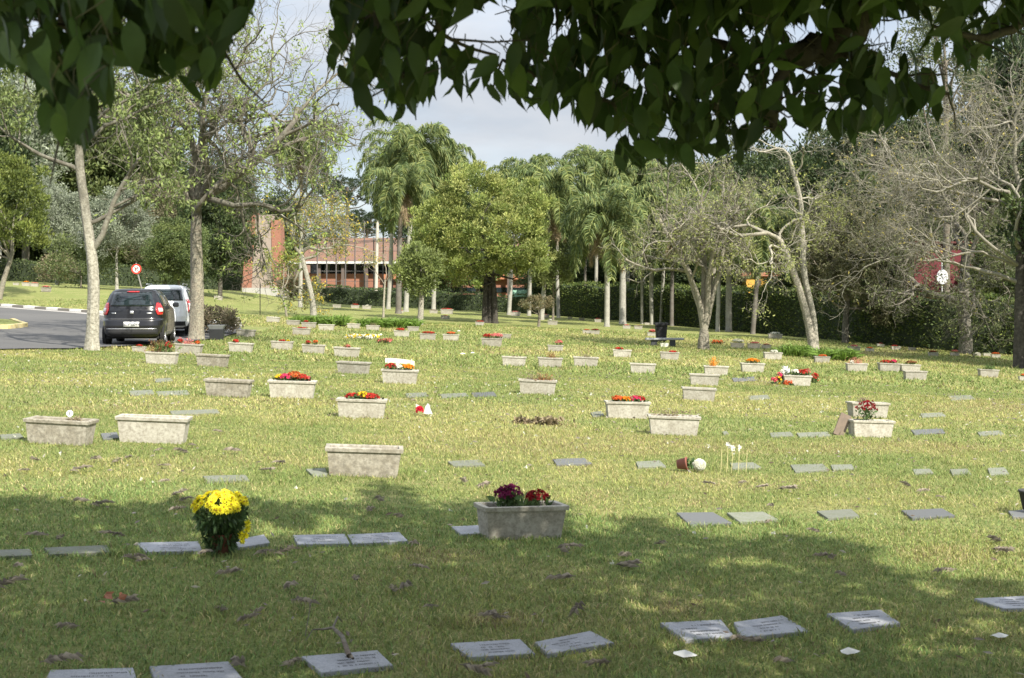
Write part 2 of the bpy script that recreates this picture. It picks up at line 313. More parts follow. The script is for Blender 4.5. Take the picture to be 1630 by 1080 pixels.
# ------------------------------------------------------------------ grave plaques (flush stones), four ground corners each (photo pixels)
PL = [  # corners TL, TR, BR, BL ; material ; label
 ([(80,1070),(212,1066),(222,1096),(66,1097)], 0, 'grey plaque half out of the photo at the bottom left corner'),
 ([(238,1064),(364,1056),(394,1092),(250,1094)], 0, 'engraved grey plaque at the bottom edge, second from the left'),
 ([(480,1048),(601,1038),(626,1062),(512,1074)], 0, 'grey plaque with a broken branch lying across it'),
 ([(717,1027),(828,1020),(852,1043),(748,1049)], 0, 'left plaque of the tilted pair at bottom centre, crossed by a thin runner weed'),
 ([(851,1025),(940,1007),(978,1026),(872,1044)], 0, 'right plaque of the tilted pair at bottom centre'),
 ([(1051,994),(1148,989),(1170,1016),(1090,1021)], 0, 'left plaque of the adjoining pair at lower right, its left edge dark'),
 ([(1168,993),(1246,982),(1288,1007),(1180,1017)], 0, 'right plaque of the adjoining pair at lower right'),
 ([(1316,979),(1402,973),(1433,994),(1358,1005)], 0, 'single engraved plaque in the shade at lower right'),
 ([(1551,955),(1630,951),(1665,970),(1597,971)], 0, 'plaque cut by the right edge at the border of the tree shade'),
 ([(-10,878),(48,876),(52,886),(-14,889)], 2, 'overgrown plaque at the left edge beside the yellow bouquet row'),
 ([(70,874),(170,870),(177,881),(80,885)], 2, 'overgrown long plaque, second from the left in the bouquet row'),
 ([(217,866),(316,864),(322,879),(232,881)], 0, 'grey plaque ending behind the yellow bouquet'),
 ([(372,862),(420,853),(430,866),(380,874)], 0, 'plaque showing just right of the yellow bouquet'),
 ([(466,854),(549,852),(557,867),(474,869)], 0, 'left of two touching plaques between bouquet and front planter'),
 ([(553,853),(636,849),(650,863),(562,868)], 0, 'right of two touching plaques between bouquet and front planter'),
 ([(718,840),(764,838),(768,851),(734,853)], 0, 'light plaque tucked against the left foot of the front planter'),
 ([(1077,818),(1135,817),(1165,834),(1100,839)], 1, 'dark slate plaque, leftmost of the sunlit row of four at right'),
 ([(1157,818),(1215,816),(1240,829),(1178,833)], 2, 'second plaque of the sunlit row of four at right'),
 ([(1300,815),(1355,812),(1368,823),(1318,827)], 2, 'small third plaque of the sunlit row of four at right'),
 ([(1435,814),(1500,811),(1520,822),(1452,827)], 1, 'dark fourth plaque of the sunlit row of four at right'),
 ([(1605,815),(1640,812),(1650,823),(1612,825)], 1, 'black plaque under the dark pot at the right edge'),
 ([(323,759),(391,757),(397,765),(330,768)], 2, 'grass edged plaque in the sun above the yellow bouquet'),
 ([(487,748),(518,746),(522,757),(498,758)], 2, 'plaque peeking out left of the big empty planter'),
 ([(712,735),(762,733),(772,741),(722,743)], 2, 'worn plaque in sunny grass above the front planter'),
 ([(880,732),(930,730),(943,739),(886,741)], 1, 'rounded dark plaque in sunny grass right of centre'),
 ([(1012,736),(1050,734),(1060,743),(1016,745)], 2, 'dull plaque left of the fallen flower pot'),
 ([(1162,738),(1200,737),(1212,745),(1166,747)], 2, 'plaque beside the white flower stakes'),
 ([(1258,741),(1310,739),(1320,749),(1266,752)], 2, 'brownish plaque right of the white flower stakes'),
 ([(1322,741),(1356,740),(1360,747),(1326,749)], 2, 'thin plaque adjoining the brownish one at right'),
 ([(1452,748),(1480,747),(1486,754),(1456,755)], 2, 'first of three small plaques in a row near the right edge'),
 ([(1512,748),(1540,747),(1546,755),(1516,756)], 2, 'second of three small plaques in a row near the right edge'),
 ([(1572,746),(1600,745),(1606,755),(1576,757)], 2, 'third of three small plaques in a row near the right edge'),
 ([(1225,690),(1258,688),(1264,694),(1228,696)], 2, 'plaque in the grass left of the leaning brown slab'),
 ([(1268,690),(1318,688),(1322,694),(1272,696)], 2, 'plaque touching the foot of the leaning brown slab'),
 ([(1450,685),(1500,683),(1505,690),(1456,692)], 1, 'plaque just right of the planter with tall red flowers'),
 ([(1555,688),(1592,686),(1598,692),(1560,694)], 2, 'small plaque near the right edge level with the leaning slab'),
 ([(160,691),(186,689),(190,698),(164,700)], 1, 'dark plaque between the two left empty planters'),
 ([(0,693),(32,691),(38,697),(2,699)], 2, 'plaque at the left edge beside the mottled planter'),
 ([(205,623),(242,621),(246,628),(208,630)], 2, 'faint plaque left of the mottled planter in the upper left lawn'),
 ([(248,624),(298,622),(302,628),(252,630)], 2, 'plaque close to the left side of the mottled planter in the upper left lawn'),
 ([(645,627),(678,625),(682,631),(648,633)], 2, 'faint plaque left in the trio at middle centre'),
 ([(700,628),(742,626),(746,631),(704,634)], 2, 'middle plaque of the trio at middle centre'),
 ([(750,626),(786,624),(791,631),(754,632)], 1, 'right plaque of the trio at middle centre'),
 ([(1510,631),(1545,629),(1552,636),(1514,638)], 2, 'grey plaque in plain grass at middle right'),
 ([(1465,659),(1500,657),(1506,663),(1468,665)], 2, 'plaque right of the twin planters with the leaning slab'),
 ([(270,655),(345,652),(350,658),(274,661)], 2, 'long dull plaque above the second empty planter from the left'),
 ([(1165,602),(1202,600),(1206,606),(1168,608)], 1, 'grey plaque left of the wreath covered planter'),
 ([(1190,631),(1222,629),(1226,635),(1194,637)], 2, 'faint plaque below the wreath covered planter'),
 ([(245,604),(272,602),(276,607),(248,609)], 2, 'small faint plaque on the upper left lawn'),
 ([(940,657),(958,655),(962,662),(944,664)], 2, 'plaque beside the planter of red and orange flowers'),
 ([(1150,688),(1156,687),(1160,691),(1152,692)], 2, 'tiny stone right of the dried plant planter'),
]
quads = []
M_pl = [M_stone, M_stonedk, mat('dull_stone', (.15, .16, .125), rough=.95, noise=[(12, .7, (.12, .135, .08)), (60, .5, (.23, .225, .19))], bump=(70, .5, .004), rand=.15)]
for n_, (q, mi, lb) in enumerate(PL):
    P = np.array([at(*c) for c in q]); c = P.mean(0)
    near = n_ < 21; th = .004 if near else .002
    Pq = P[[3, 2, 1, 0]]-c; quads.append((P[[3, 2, 1, 0], :2], near))
    zz = np.linalg.lstsq(np.c_[Pq[:, :2], np.ones(4)], Pq[:, 2], rcond=None)[0]
    Pq[:, 2] = Pq[:, :2]@zz[:2]
    t = thing('grave_plaque', lb, 'grave plaque', c+arr(0, 0, .004), 0, 'flat grave plaques set in the lawn')
    mb = MB(); v = np.concatenate([Pq+arr(0, 0, -.06), Pq+arr(0, 0, th-.003), Pq*arr(.985, .985, 1)+arr(0, 0, th)])
    mb.add(v, [[0, 3, 2, 1], [0, 1, 5, 4], [1, 2, 6, 5], [2, 3, 7, 6], [3, 0, 4, 7], [4, 5, 9, 8], [5, 6, 10, 9], [6, 7, 11, 10], [7, 4, 8, 11], [8, 9, 10, 11]])
    part(mb, 'slab', M_pl[mi], t, col=False)
    if n_ < 9 or n_ in (11, 13, 14):
        mb = MB(); T = Pq[[3, 2, 1, 0]]   # TL TR BR BL
        r_ = random.Random(n_)
        for k in range(4):
            vv = .24+k*.17; u0 = .18+r_.random()*.2+(.12 if k == 0 else 0); u1 = u0+.28+r_.random()*.3; u = u0
            while u < min(u1, .9):
                du = r_.uniform(.012, .03)
                if r_.random() > .14:
                    def pt(a, b): return (T[0]*(1-a)+T[1]*a)*(1-b)+(T[3]*(1-a)+T[2]*a)*b+arr(0, 0, th+.001)
                    hh = r_.uniform(.045, .075); a = [pt(u, vv), pt(u+du*.55, vv), pt(u+du*.55, vv+hh), pt(u, vv+hh)]
                    mb.add(a, [[0, 3, 2, 1]])
                u += du
        part(mb, 'inscription', M_ink, t, col=False)

# ------------------------------------------------------------------ grass blades (one object)
def in_quad(x, y, q, s):
    c = q.mean(0); q = c+(q-c)*s; ins = np.ones(len(x), bool)
    for k in range(4):
        a, b = q[k], q[(k+1) % 4]; ins &= ((b[0]-a[0])*(y-a[1])-(b[1]-a[1])*(x-a[0])) > 0
    return ins
def road_mask(x, y):
    e0 = np.interp(x, far_e[:, 0], far_e[:, 1]); n0 = np.interp(x, near_e[:, 0][:8], near_e[:, 1][:8])
    return (x < -9.3) & (y < e0+.2) & (y > np.interp(x, [-60, -30, -16, -11.9, -10.5, -9.9, -9.4], [27, 25.6, 26.2, 27.4, 30, 34, 40]))
gm = MB()
WORN = [(1100,712,560,13,.9),(1560,650,120,9,1),(1215,608,70,7,1),(420,735,330,12,.5),(880,700,330,8,.6),(860,676,60,7,.9),(560,640,260,7,.5),(1250,770,300,16,.5),(690,885,90,14,.8),(1130,800,60,10,.7),(200,650,200,8,.6),(1400,560,90,6,.8),(1180,545,70,5,.9),(790,985,60,14,.9),(1080,965,50,16,.7),(330,800,60,10,.6),(900,560,300,5,.5),(1500,885,90,18,.6),(960,800,50,22,.8)]
def grass_zone(z0, z1, dens, h, w, tri):
    A = .5*(z1*z1-z0*z0)*(1900/F); n = int(A*dens)
    Y = np.sqrt(rng.random(n)*(z1*z1-z0*z0)+z0*z0); X = (rng.uniform(-150, 1750, n)-CX)/F*Y
    keep = ~road_mask(X, Y)
    for q, nr in quads:
        if nr and z0 < 14: keep &= ~in_quad(X, Y, q, .90)
        elif not nr: keep &= ~(in_quad(X, Y, q, .82) & (rng.random(n) < .55))
    X, Y = X[keep], Y[keep]; n = len(X); B = np.stack([X, Y, gz(X, Y)-.008], 1)
    a = rng.random(n)*2*np.pi; tuft = fbm(X, Y, .5, 20)
    lean = nrm(np.stack([np.cos(a), np.sin(a), rng.uniform(.4, 1.9, n)], 1))
    H = h*rng.uniform(.5, 1.3, n)*(.55+.9*tuft)*(1+1.3*np.clip((noise2(X, Y, .28, 47)-.8)*6, 0, 1)); Wd = w*rng.uniform(.7, 1.3, n)
    S = np.stack([-np.sin(a+rng.normal(size=n)*.8), np.cos(a), np.zeros(n)], 1)*Wd[:, None]*.5
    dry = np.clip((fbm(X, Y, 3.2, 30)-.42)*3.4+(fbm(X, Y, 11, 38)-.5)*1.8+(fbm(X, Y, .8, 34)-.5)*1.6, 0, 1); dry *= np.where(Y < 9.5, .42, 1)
    PX = CX+F*X/Y; PYY = HY+F*(CAMZ-gz(X, Y))/Y; worn = np.zeros(n)
    for (wx, wy, rx, ry, k_) in WORN: worn = np.maximum(worn, k_*np.clip(1.25-((PX-wx)/rx)**2-((PYY-wy)/ry)**2, 0, 1))
    worn *= .35+.9*noise2(X, Y, .35, 44); dry = np.clip(dry+worn, 0, 1); r1 = rng.random(n)
    green = np.where((Y < 9.5)[:, None], arr(.150, .245, .072), arr(.135, .205, .055)); yel = arr(.36, .352, .108); straw = arr(.46, .39, .19); brown = arr(.22, .16, .09)  # near blades are greener, and also lightened to lift the canopy shade
    c = green+(yel-green)*np.clip(dry*.75+rng.normal(size=n)*.24+.22, 0, 1)[:, None]
    ps = .045+.28*dry; c = np.where((r1 < ps)[:, None], straw, c); c = np.where(((r1 > .975-.05*dry-.30*worn))[:, None], brown, c)
    c = c*rng.uniform(.5, 1.4, (n, 1))
    if tri:
        v = np.stack([B-S, B+S, B+lean*H[:, None]], 1).reshape(-1, 3); gm.add(v, np.arange(3*n).reshape(-1, 3), np.repeat(c, 3, 0))
    else:
        m = B+nrm(lean*arr(.5, .5, 1))*H[:, None]*.55; tp = m+nrm(lean*arr(1.5, 1.5, .6))*H[:, None]*.6
        v = np.stack([B-S, B+S, m+S*.8, m-S*.8, tp], 1).reshape(-1, 3); k = np.arange(n)[:, None]*5
        gm.add(v, k+np.array([[0, 1, 2, 3]]), np.repeat(c, 5, 0)); gm.f.append(k+np.array([[3, 2, 4]])+gm.n-5*n)
    # keep colour list aligned
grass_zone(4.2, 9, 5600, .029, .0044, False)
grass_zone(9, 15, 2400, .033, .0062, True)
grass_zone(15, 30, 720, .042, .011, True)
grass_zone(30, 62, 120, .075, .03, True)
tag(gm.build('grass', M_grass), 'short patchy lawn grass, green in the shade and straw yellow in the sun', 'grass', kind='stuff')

# clover heads and crumbs of dead leaf sprinkled in the lawn
lt = MB(); n = 2600
Y = np.sqrt(rng.random(n)*(30**2-4.3**2)+4.3**2); X = (rng.uniform(-100, 1730, n)-CX)/F*Y; k = (fbm(X, Y, 1.5, 70) > .5) | (rng.random(n) < .3); X, Y = X[k], Y[k]; n = len(X)
D = rng.normal(size=(n, 3))*arr(1, 1, .25)
cc = np.array([[.30, .27, .22], [.16, .12, .085], [.42, .38, .30], [.24, .20, .17]])[rng.integers(0, 4, n)]
s_ = rng.uniform(.4, 1.1, n)*(1+Y/25)
lt.leaves(np.stack([X, Y, gz(X, Y)+.022], 1), D, .045*s_, .014*s_, cc)
n = 420; Y = np.sqrt(rng.random(n)*(24**2-5**2)+25); X = (rng.uniform(-50, 1700, n)-CX)/F*Y; k = fbm(X, Y, 2.2, 75) > .52; X, Y = X[k], Y[k]
for a_ in range(3):
    D = rng.normal(size=(len(X), 3))+arr(0, 0, 1); lt.leaves(np.stack([X, Y, gz(X, Y)+.028], 1), D, .013+Y*.0007, .012+Y*.0006, arr(.60, .60, .50))
tag(lt.build('leaf_litter', M_leaf), 'crumbled dead leaves and white clover heads scattered over the lawn', 'leaf litter', kind='stuff')

# ------------------------------------------------------------------ planters
PW, PD, PH = .62, .25, .215
def planter_body(mb, worn):
    """tapered hollow trough with a thick rim"""
    def ring(w, d, z): return [[-w/2, -d/2, z], [w/2, -d/2, z], [w/2, d/2, z], [-w/2, d/2, z]]
    R_ = [ring(.525, .175, -.03), ring(.53, .18, 0), ring(.575, .215, PH-.032), ring(.605, .240, PH-.030), ring(.613, .247, PH-.006), ring(.607, .242, PH), ring(.545, .185, PH), ring(.538, .178, PH-.006), ring(.50, .15, .1)]
    v = np.array(sum(R_, [])); v[:, 2] += np.where(v[:, 2] > .05, rng.normal(size=len(v))*.0012, 0)
    f = [[0, 3, 2, 1]]
    for k in range(len(R_)-1):
        for j in range(4): f.append([k*4+j, k*4+(j+1) % 4, k*4+4+(j+1) % 4, k*4+4+j])
    f.append([len(v)-4, len(v)-3, len(v)-2, len(v)-1]); return mb.add(v, f)
body_me = planter_body(MB(), 0).build('trough', M_conc, col=False); body_m2 = planter_body(MB(), 1).build('trough', M_concm, col=False)
sg = MB(); n = 8; gxx, gyy = np.meshgrid(np.linspace(-.268, .268, 14), np.linspace(-.092, .092, 6)); i = (np.arange(5)[:, None]*14+np.arange(13)).ravel()
soil_me = sg.add(np.stack([gxx, gyy, PH-.045+rng.random(gxx.shape)*.02], -1), np.stack([i, i+1, i+15, i+14], -1)).build('soil', M_soil, smooth=True, col=False)
for o in (body_me, body_m2, soil_me): C.collection.objects.unlink(o)
COLS = dict(r=(.50, .045, .03), R=(.27, .012, .018), o=(.62, .14, .035), O=(.78, .30, .02), y=(.85, .62, .03), p=(.68, .06, .16), w=(.80, .79, .70), m=(.19, .015, .075), b=(.30, .15, .06), d=(.26, .21, .13), s=(.66, .22, .20), g=(.10, .17, .05))
def heads(mb, P, N, r, col, petals=10, rings=2, jit=.4):
    """flower heads: rings of narrow petals around the axis N"""
    P = np.asarray(P, float); n = len(P); N = nrm(np.asarray(N, float)); A = nrm(np.cross(N, rng.normal(size=(n, 3)))); B = np.cross(N, A)
    for q in range(rings):
        lift = .25+.55*q
        for k in range(petals):
            a = 2*np.pi*(k+.5*q)/petals+rng.normal(size=n)*.12
            D = A*np.cos(a)[:, None]+B*np.sin(a)[:, None]+N*lift
            mb.leaves(P, D, r*(1-.25*q)*rng.uniform(.85, 1.1, n), r*.5, np.asarray(col)*rng.uniform(1-jit, 1+jit, (n, 1)), flat=N)
def flower_clump(x, code, w=.10, h=.12, dead=False, seed=0, z0=PH-.03, det=1):
    """returns (flowers, leaves) meshes; x along the trough"""
    n = int(40*det*(w/.1)**1.5)+10; col = np.array(COLS[code])
    th = rng.random(n)*2*np.pi; ph = np.arccos(rng.uniform(.05, 1, n)); d = np.stack([np.sin(ph)*np.cos(th), np.sin(ph)*np.sin(th)*.85, np.cos(ph)], 1)
    P = d*arr(w, min(w, .10), h*.45)*rng.uniform(.75, 1.05, (n, 1))+arr(x, 0, z0+h*.55)
    fl = MB(); heads(fl, P, d+rng.normal(size=d.shape)*.3, .024 if det >= 1 else .034, col, petals=6 if det >= 1 else 5, rings=2)
    lv = MB(); m = int(n*1.1)
    Q = np.stack([x+rng.normal(size=m)*w*.55, rng.normal(size=m)*min(w, .09)*.5, z0+rng.random(m)*h*.55], 1)
    lv.leaves(Q, np.stack([rng.normal(size=m)*.7, rng.normal(size=m)*.7, rng.uniform(.1, 1, m)], 1), rng.uniform(.04, .075, m), .028, np.array((.075, .13, .04))*rng.uniform(.6, 1.5, (m, 1)))
    for k in range(8):
        a = arr(x+rng.normal()*w*.3, rng.normal()*.02, z0-.02); b = P[k % n]; lv.tube([a, (a+b)/2+rng.normal(size=3)*.006, b], .0022, 3, (.12, .17, .06))
    return fl, lv
def dry_tuft(x, code, w, h, n=60):
    mb = MB(); col = np.array(COLS[code])
    for k in range(n):
        a = arr(x+rng.normal()*w*.5, rng.normal()*.03, PH-.05); d = nrm(arr(rng.normal()*.45, rng.normal()*.35, 1)); l_ = h*rng.uniform(.5, 1)
        b = a+d*l_*.6; c = b+nrm(d+rng.normal(size=3)*.6)*l_*.4; mb.tube([a, b, c], [.003, .0022, .0012], 3, col*rng.uniform(.6, 1.3))
    Q = np.stack([x+rng.normal(size=n*3)*w*.6, rng.normal(size=n*3)*.04, PH-.03+rng.random(n*3)*h*.85], 1)
    mb.leaves(Q, rng.normal(size=(n*3, 3))*arr(1, 1, .7), rng.uniform(.02, .05, n*3), .014, col*rng.uniform(.6, 1.4, (n*3, 1)))
    return mb
# (x left, x right, base y, yaw deg, content, label) ; content: list of (offset -1..1, colour, half width, height[, 'dry'])
PLN = [
 (751,906,856, 21, [(-.52,'m',.075,.15),(-.30,'m',.07,.17),(.0,'g',.07,.08),(.46,'R',.085,.12)], 'grey planter in the tree shade with magenta and dark red chrysanthemums', 0),
 (512,641,757, 6, [], 'large empty planter with stained front at left of centre', 1),
 (181,298,704, 4, [], 'bright empty planter, second from the left edge', 0),
 (35,146,706, -5, [(.55,'d',.03,.05,'dry')], 'mottled planter at the left edge with a round tag on a stick behind', 1),
 (533,615,664, 2, [(-.45,'r',.09,.09),(.02,'y',.06,.11),(.42,'r',.10,.09)], 'planter with two red clumps and one yellow between them', 0),
 (424,502,633, 3, [(-.68,'y',.05,.10),(-.32,'p',.09,.11),(.10,'o',.09,.14),(.48,'r',.08,.11),(.8,'s',.03,.08)], 'planter overflowing with yellow, pink, orange and red flowers', 0),
 (323,399,631, -2, [], 'mottled empty planter left of the multicoloured flower planter', 1),
 (605,666,610, 2, [(-.6,'r',.09,.12),(-.1,'w',.07,.12),(.5,'O',.09,.12)], 'planter with a cream nameboard over red, white and orange flowers', 0),
 (533,590,595, -14, [], 'empty planter turned at an angle left of the nameboard planter', 0),
 (529,573,568, -10, [(.0,'b',.06,.12,'dry'),(.1,'s',.05,.08)], 'tilted planter with one wilted pink bloom behind', 0),
 (479,517,562, -3, [(-.6,'r',.06,.12),(.2,'o',.07,.14)], 'planter with two separate orange red clumps at centre left', 0),
 (430,466,556, -2, [(.0,'r',.09,.06),(.65,'y',.04,.06)], 'planter with low red flowers and a yellow one at its right end', 0),
 (362,402,560, -3, [(-.55,'r',.07,.10)], 'planter right of the big trunk with one red clump at its left end', 0),
 (310,363,583, -3, [(.1,'g',.14,.03)], 'weathered planter in front of the forked tree, just a few sprouts', 1),
 (229,282,579, -2, [(-.5,'b',.16,.30,'dry'),(.1,'g',.20,.24),(.45,'r',.06,.22),(.2,'d',.2,.3,'dry')], 'planter with tall reddish foliage in front of the black car', 0),
 (276,321,563, -3, [(-.8,'r',.06,.12),(-.1,'s',.14,.18,'dry'),(.75,'o',.05,.10)], 'planter with pale pink grasses at the foot of the forked tree', 0),
 (210,231,560, 0, [(.0,'r',.12,.12)], 'half hidden planter with pink red flowers by the rear of the black car', 0),
 (824,887,627, -2, [(-.1,'d',.22,.14,'dry'),(.35,'b',.15,.14,'dry')], 'planter of dry brown stems at the centre of the lawn', 0),
 (962,1036,665, 4, [(-.55,'o',.08,.10),(-.1,'O',.07,.09),(.42,'p',.09,.10),(.72,'r',.06,.10)], 'planter with red, orange and pink clumps right of centre', 0),
 (1031,1116,692, -2, [(-.1,'d',.24,.10,'dry')], 'planter with thin dry stems right of centre', 0),
 (1085,1141,637, -3, [], 'low empty planter with shaded left end, right of centre', 0),
 (1097,1147,613, -5, [], 'bright empty planter directly above the low empty one', 0),
 (1120,1161,597, -4, [(-.3,'O',.05,.30,'dry')], 'planter with tall straw coloured stalks behind the bright empty one', 0),
 (1349,1418,664, 10, [(-.3,'d',.05,.10,'dry')], 'rear planter of the twin pair, with a small card in it', 0),
 (1350,1426,695, 10, [(-.25,'R',.15,.30)], 'front planter of the twin pair with tall dark red flowers', 0),
 (1245,1293,614, 4, [(-.1,'w',.1,.14),(.4,'r',.14,.14)], 'planter ringed by bouquets and a white wrapped wreath', 0),
 (1215,1246,572, 4, [(.2,'w',.12,.10)], 'planter with crumpled white wrapping beside the strap leaf plant', 0),
 (1179,1218,592, 2, [(.0,'O',.18,.14)], 'planter with a wide orange chrysanthemum mound', 0),
 (1296,1322,577, 2, [(.1,'o',.15,.10)], 'planter with orange flowers at the foot of the crossed trunks', 0),
 (1347,1382,591, 2, [(.0,'s',.2,.24,'dry'),(-.5,'w',.05,.1)], 'planter with a tall withered pinkish bush', 0),
 (1398,1434,591, 3, [(-.3,'r',.15,.10),(.5,'p',.1,.12)], 'planter with a low red cushion, left of the overlapping trio at right', 0),
 (1433,1466,592, 2, [(.2,'b',.16,.14)], 'planter with a rusty brown mound, middle of the overlapping trio at right', 0),
 (1439,1477,604, 3, [], 'empty planter in front of the overlapping trio at right', 0),
 (1558,1591,600, 3, [(.1,'g',.18,.18)], 'planter with grassy leaves near the dark trunk at the right edge', 0),
 (1002,1045,594, -3, [], 'empty planter alone in the sun right of centre', 0),
 (912,953,583, 0, [(.1,'d',.1,.1,'dry')], 'planter with a wisp of twigs, right one of the centre three', 0),
 (855,896,584, 1, [(.1,'b',.12,.2,'dry')], 'planter with a rusty dried bouquet, middle one of the centre three', 0),
 (798,838,582, 0, [(.2,'d',.1,.07,'dry')], 'planter with short stubble, left one of the centre three', 0),
 (975,1006,568, -2, [(-.4,'r',.13,.10)], 'planter with a red mound at its left end, beyond the sunny lawn', 0),
 (1050,1082,572, -2, [(.45,'r',.12,.07)], 'planter with orange red flowers at its right end below the bench', 0),
 (871,897,559, 0, [(.5,'s',.15,.22)], 'planter with tall salmon flowers at centre', 0),
 (765,800,551, 0, [(-.5,'r',.14,.14),(.5,'s',.18,.16)], 'planter with scarlet and salmon flowers at centre', 0),
 (794,814,539, 0, [], 'small empty planter behind the scarlet flowers at centre', 0),
 (704,731,542, -2, [(.0,'o',.16,.12)], 'planter with an orange red mound left of the central tree trunk', 0),
 (667,694,541, 0, [(.1,'r',.24,.10)], 'planter with a wide low red row, middle of three in the row', 0),
 (626,652,536, 0, [(-.2,'r',.16,.12)], 'planter with dark red flowers, left of three in the row', 0),
 (648,667,527, 0, [(.0,'d',.15,.05,'dry')], 'small planter half hidden behind the red row', 0),
 (582,604,526, 0, [(.1,'d',.14,.16,'dry')], 'planter with a dry tuft before the strap leaf bed', 0),
 (552,573,523, 0, [], 'plain planter between the two strap leaf beds', 0),
 (506,532,526, 0, [], 'plain planter in front of the left strap leaf bed', 0),
 (479,503,522, 0, [(-.5,'r',.1,.1)], 'planter with a red spray at the left strap leaf bed', 0),
 (455,477,518, 0, [], 'plain planter at the foot of the young tree', 0),
 (464,494,533, -2, [(.1,'r',.15,.05)], 'planter with a few red blooms below the young tree', 0),
 (423,445,513, 0, [(.0,'w',.2,.07,'dry')], 'planter with pale dry blooms left of the young tree', 0),
 (375,406,536, -2, [], 'plain planter right of the dark square pot', 0),
 (358,380,513, 0, [], 'small plain planter behind the dark square pot', 0),
 (927,941,531, 0, [(.0,'o',.2,.1)], 'left of two touching small planters with dark red flowers', 0),
 (940,955,532, 0, [(.0,'R',.25,.14)], 'right of two touching small planters with dark red flowers', 0),
 (871,888,517, 0, [(-.5,'w',.1,.12)], 'small far planter with a white upright bloom', 0),
 (991,1004,523, 0, [(.0,'s',.2,.1)], 'far planter with pinkish blooms, left of two by the thick palm', 0),
 (1009,1023,524, 0, [(.0,'b',.2,.14,'dry')], 'far planter with brown stems, right of two by the thick palm', 0),
 (1030,1045,535, 0, [(.0,'r',.22,.18),(.2,'s',.2,.24)], 'planter with orange red flowers left of the black bin', 0),
 (861,875,506, 0, [(.0,'s',.15,.05)], 'far low planter right of the clipped round tree', 0),
 (812,829,503, 0, [(.0,'s',.2,.08)], 'far planter with pink blooms behind the central trunk', 0),
 (756,771,518, 0, [(.0,'r',.25,.1)], 'far planter with red flowers touching the central trunk', 0),
 (701,716,508, 0, [(.0,'o',.18,.05)], 'far planter with a hint of orange before the low hedge', 0),
 (700,722,500, 0, [(.0,'r',.25,.06)], 'far planter with a red row, right of two at the low hedge', 0),
 (683,697,499, 0, [(.0,'b',.2,.06)], 'far planter with brown blooms, left of two at the low hedge', 0),
 (633,643,498, 0, [(.0,'r',.2,.07)], 'far planter with red blooms beside the dark palm trunk', 0),
 (576,591,492, 0, [(.1,'w',.1,.07)], 'far white planter before the left end of the low hedge', 0),
 (558,572,491, 0, [(.0,'r',.2,.12)], 'far planter with a bright red bloom before the low hedge', 0),
 (529,543,490, 0, [], 'far plain planter under the brick building', 0),
 (903,911,508, 0, [], 'tiny white planter left of the slim palm', 0),
 (921,931,510, 0, [], 'tiny white planter at the foot of the slim palm', 0),
 (946,959,513, 0, [(.0,'R',.2,.1)], 'tiny planter with dark blooms in front of the big hedge', 0),
 (1027,1033,517, 0, [], 'tiny white planter between two white palm trunks', 0),
 (1163,1185,554, 0, [(.1,'w',.25,.2)], 'shaded planter with a large white bouquet', 0),
 (1190,1211,555, 0, [(.1,'s',.2,.12)], 'shaded grey planter with pale pink blooms', 0),
 (1212,1228,555, 0, [(.0,'R',.2,.1)], 'shaded planter with deep red blooms', 0),
 (1240,1256,558, 0, [(.0,'g',.2,.2)], 'shaded planter with a green bush left of the crossed trunks', 0),
 (1223,1246,540, 0, [(.0,'w',.2,.1)], 'far planter with white blooms before the big hedge', 0),
 (1350,1370,559, 0, [(.0,'s',.2,.1)], 'shaded planter with faded pink blooms right of the crossed trunks', 0),
 (1378,1392,560, 0, [(.0,'o',.2,.12)], 'shaded planter with orange blooms at right', 0),
 (1396,1408,552, 0, [(.0,'r',.15,.1)], 'far right planter with a small red bloom in the bright strip', 0),
 (1419,1434,557, 0, [(-.3,'r',.2,.1)], 'white planter with a red spray before the right hedge', 0),
 (1447,1458,558, 0, [], 'tiny white planter before the right hedge', 0),
 (1478,1494,567, 0, [(.0,'R',.24,.14)], 'planter with dark red flowers left of the thick rough trunk', 0),
 (1513,1528,567, 0, [(.0,'s',.24,.2)], 'planter with a pink wrapped bouquet touching the thick rough trunk', 0),
 (1549,1562,567, 0, [(.0,'w',.2,.06)], 'white planter, first right of the thick rough trunk', 0),
 (1566,1577,567, 0, [(.0,'g',.2,.1)], 'white planter, second right of the thick rough trunk', 0),
 (1578,1593,570, 0, [(.0,'o',.25,.16)], 'planter with an orange ball of flowers near the dark right trunk', 0),
 (1622,1640,606, 2, [(.0,'o',.2,.16)], 'planter with orange flowers cut by the right edge', 0),
 (20,30,454, 0, [], 'tiny planter on the far bank, leftmost', 0),
 (34,48,455, 0, [(.0,'O',.2,.12)], 'tiny planter with yellow orange bloom on the far bank', 0),
 (48,61,456, 0, [(.0,'s',.25,.1)], 'tiny planter with pink blooms on the far bank', 0),
 (64,81,464, -8, [(.0,'s',.25,.14)], 'tilted planter with pink blooms on the edge of the far bank', 0),
 (340,354,477, 0, [(.0,'w',.2,.05)], 'tiny planter behind the bare young stems by the parked cars', 0),
]
PO = []
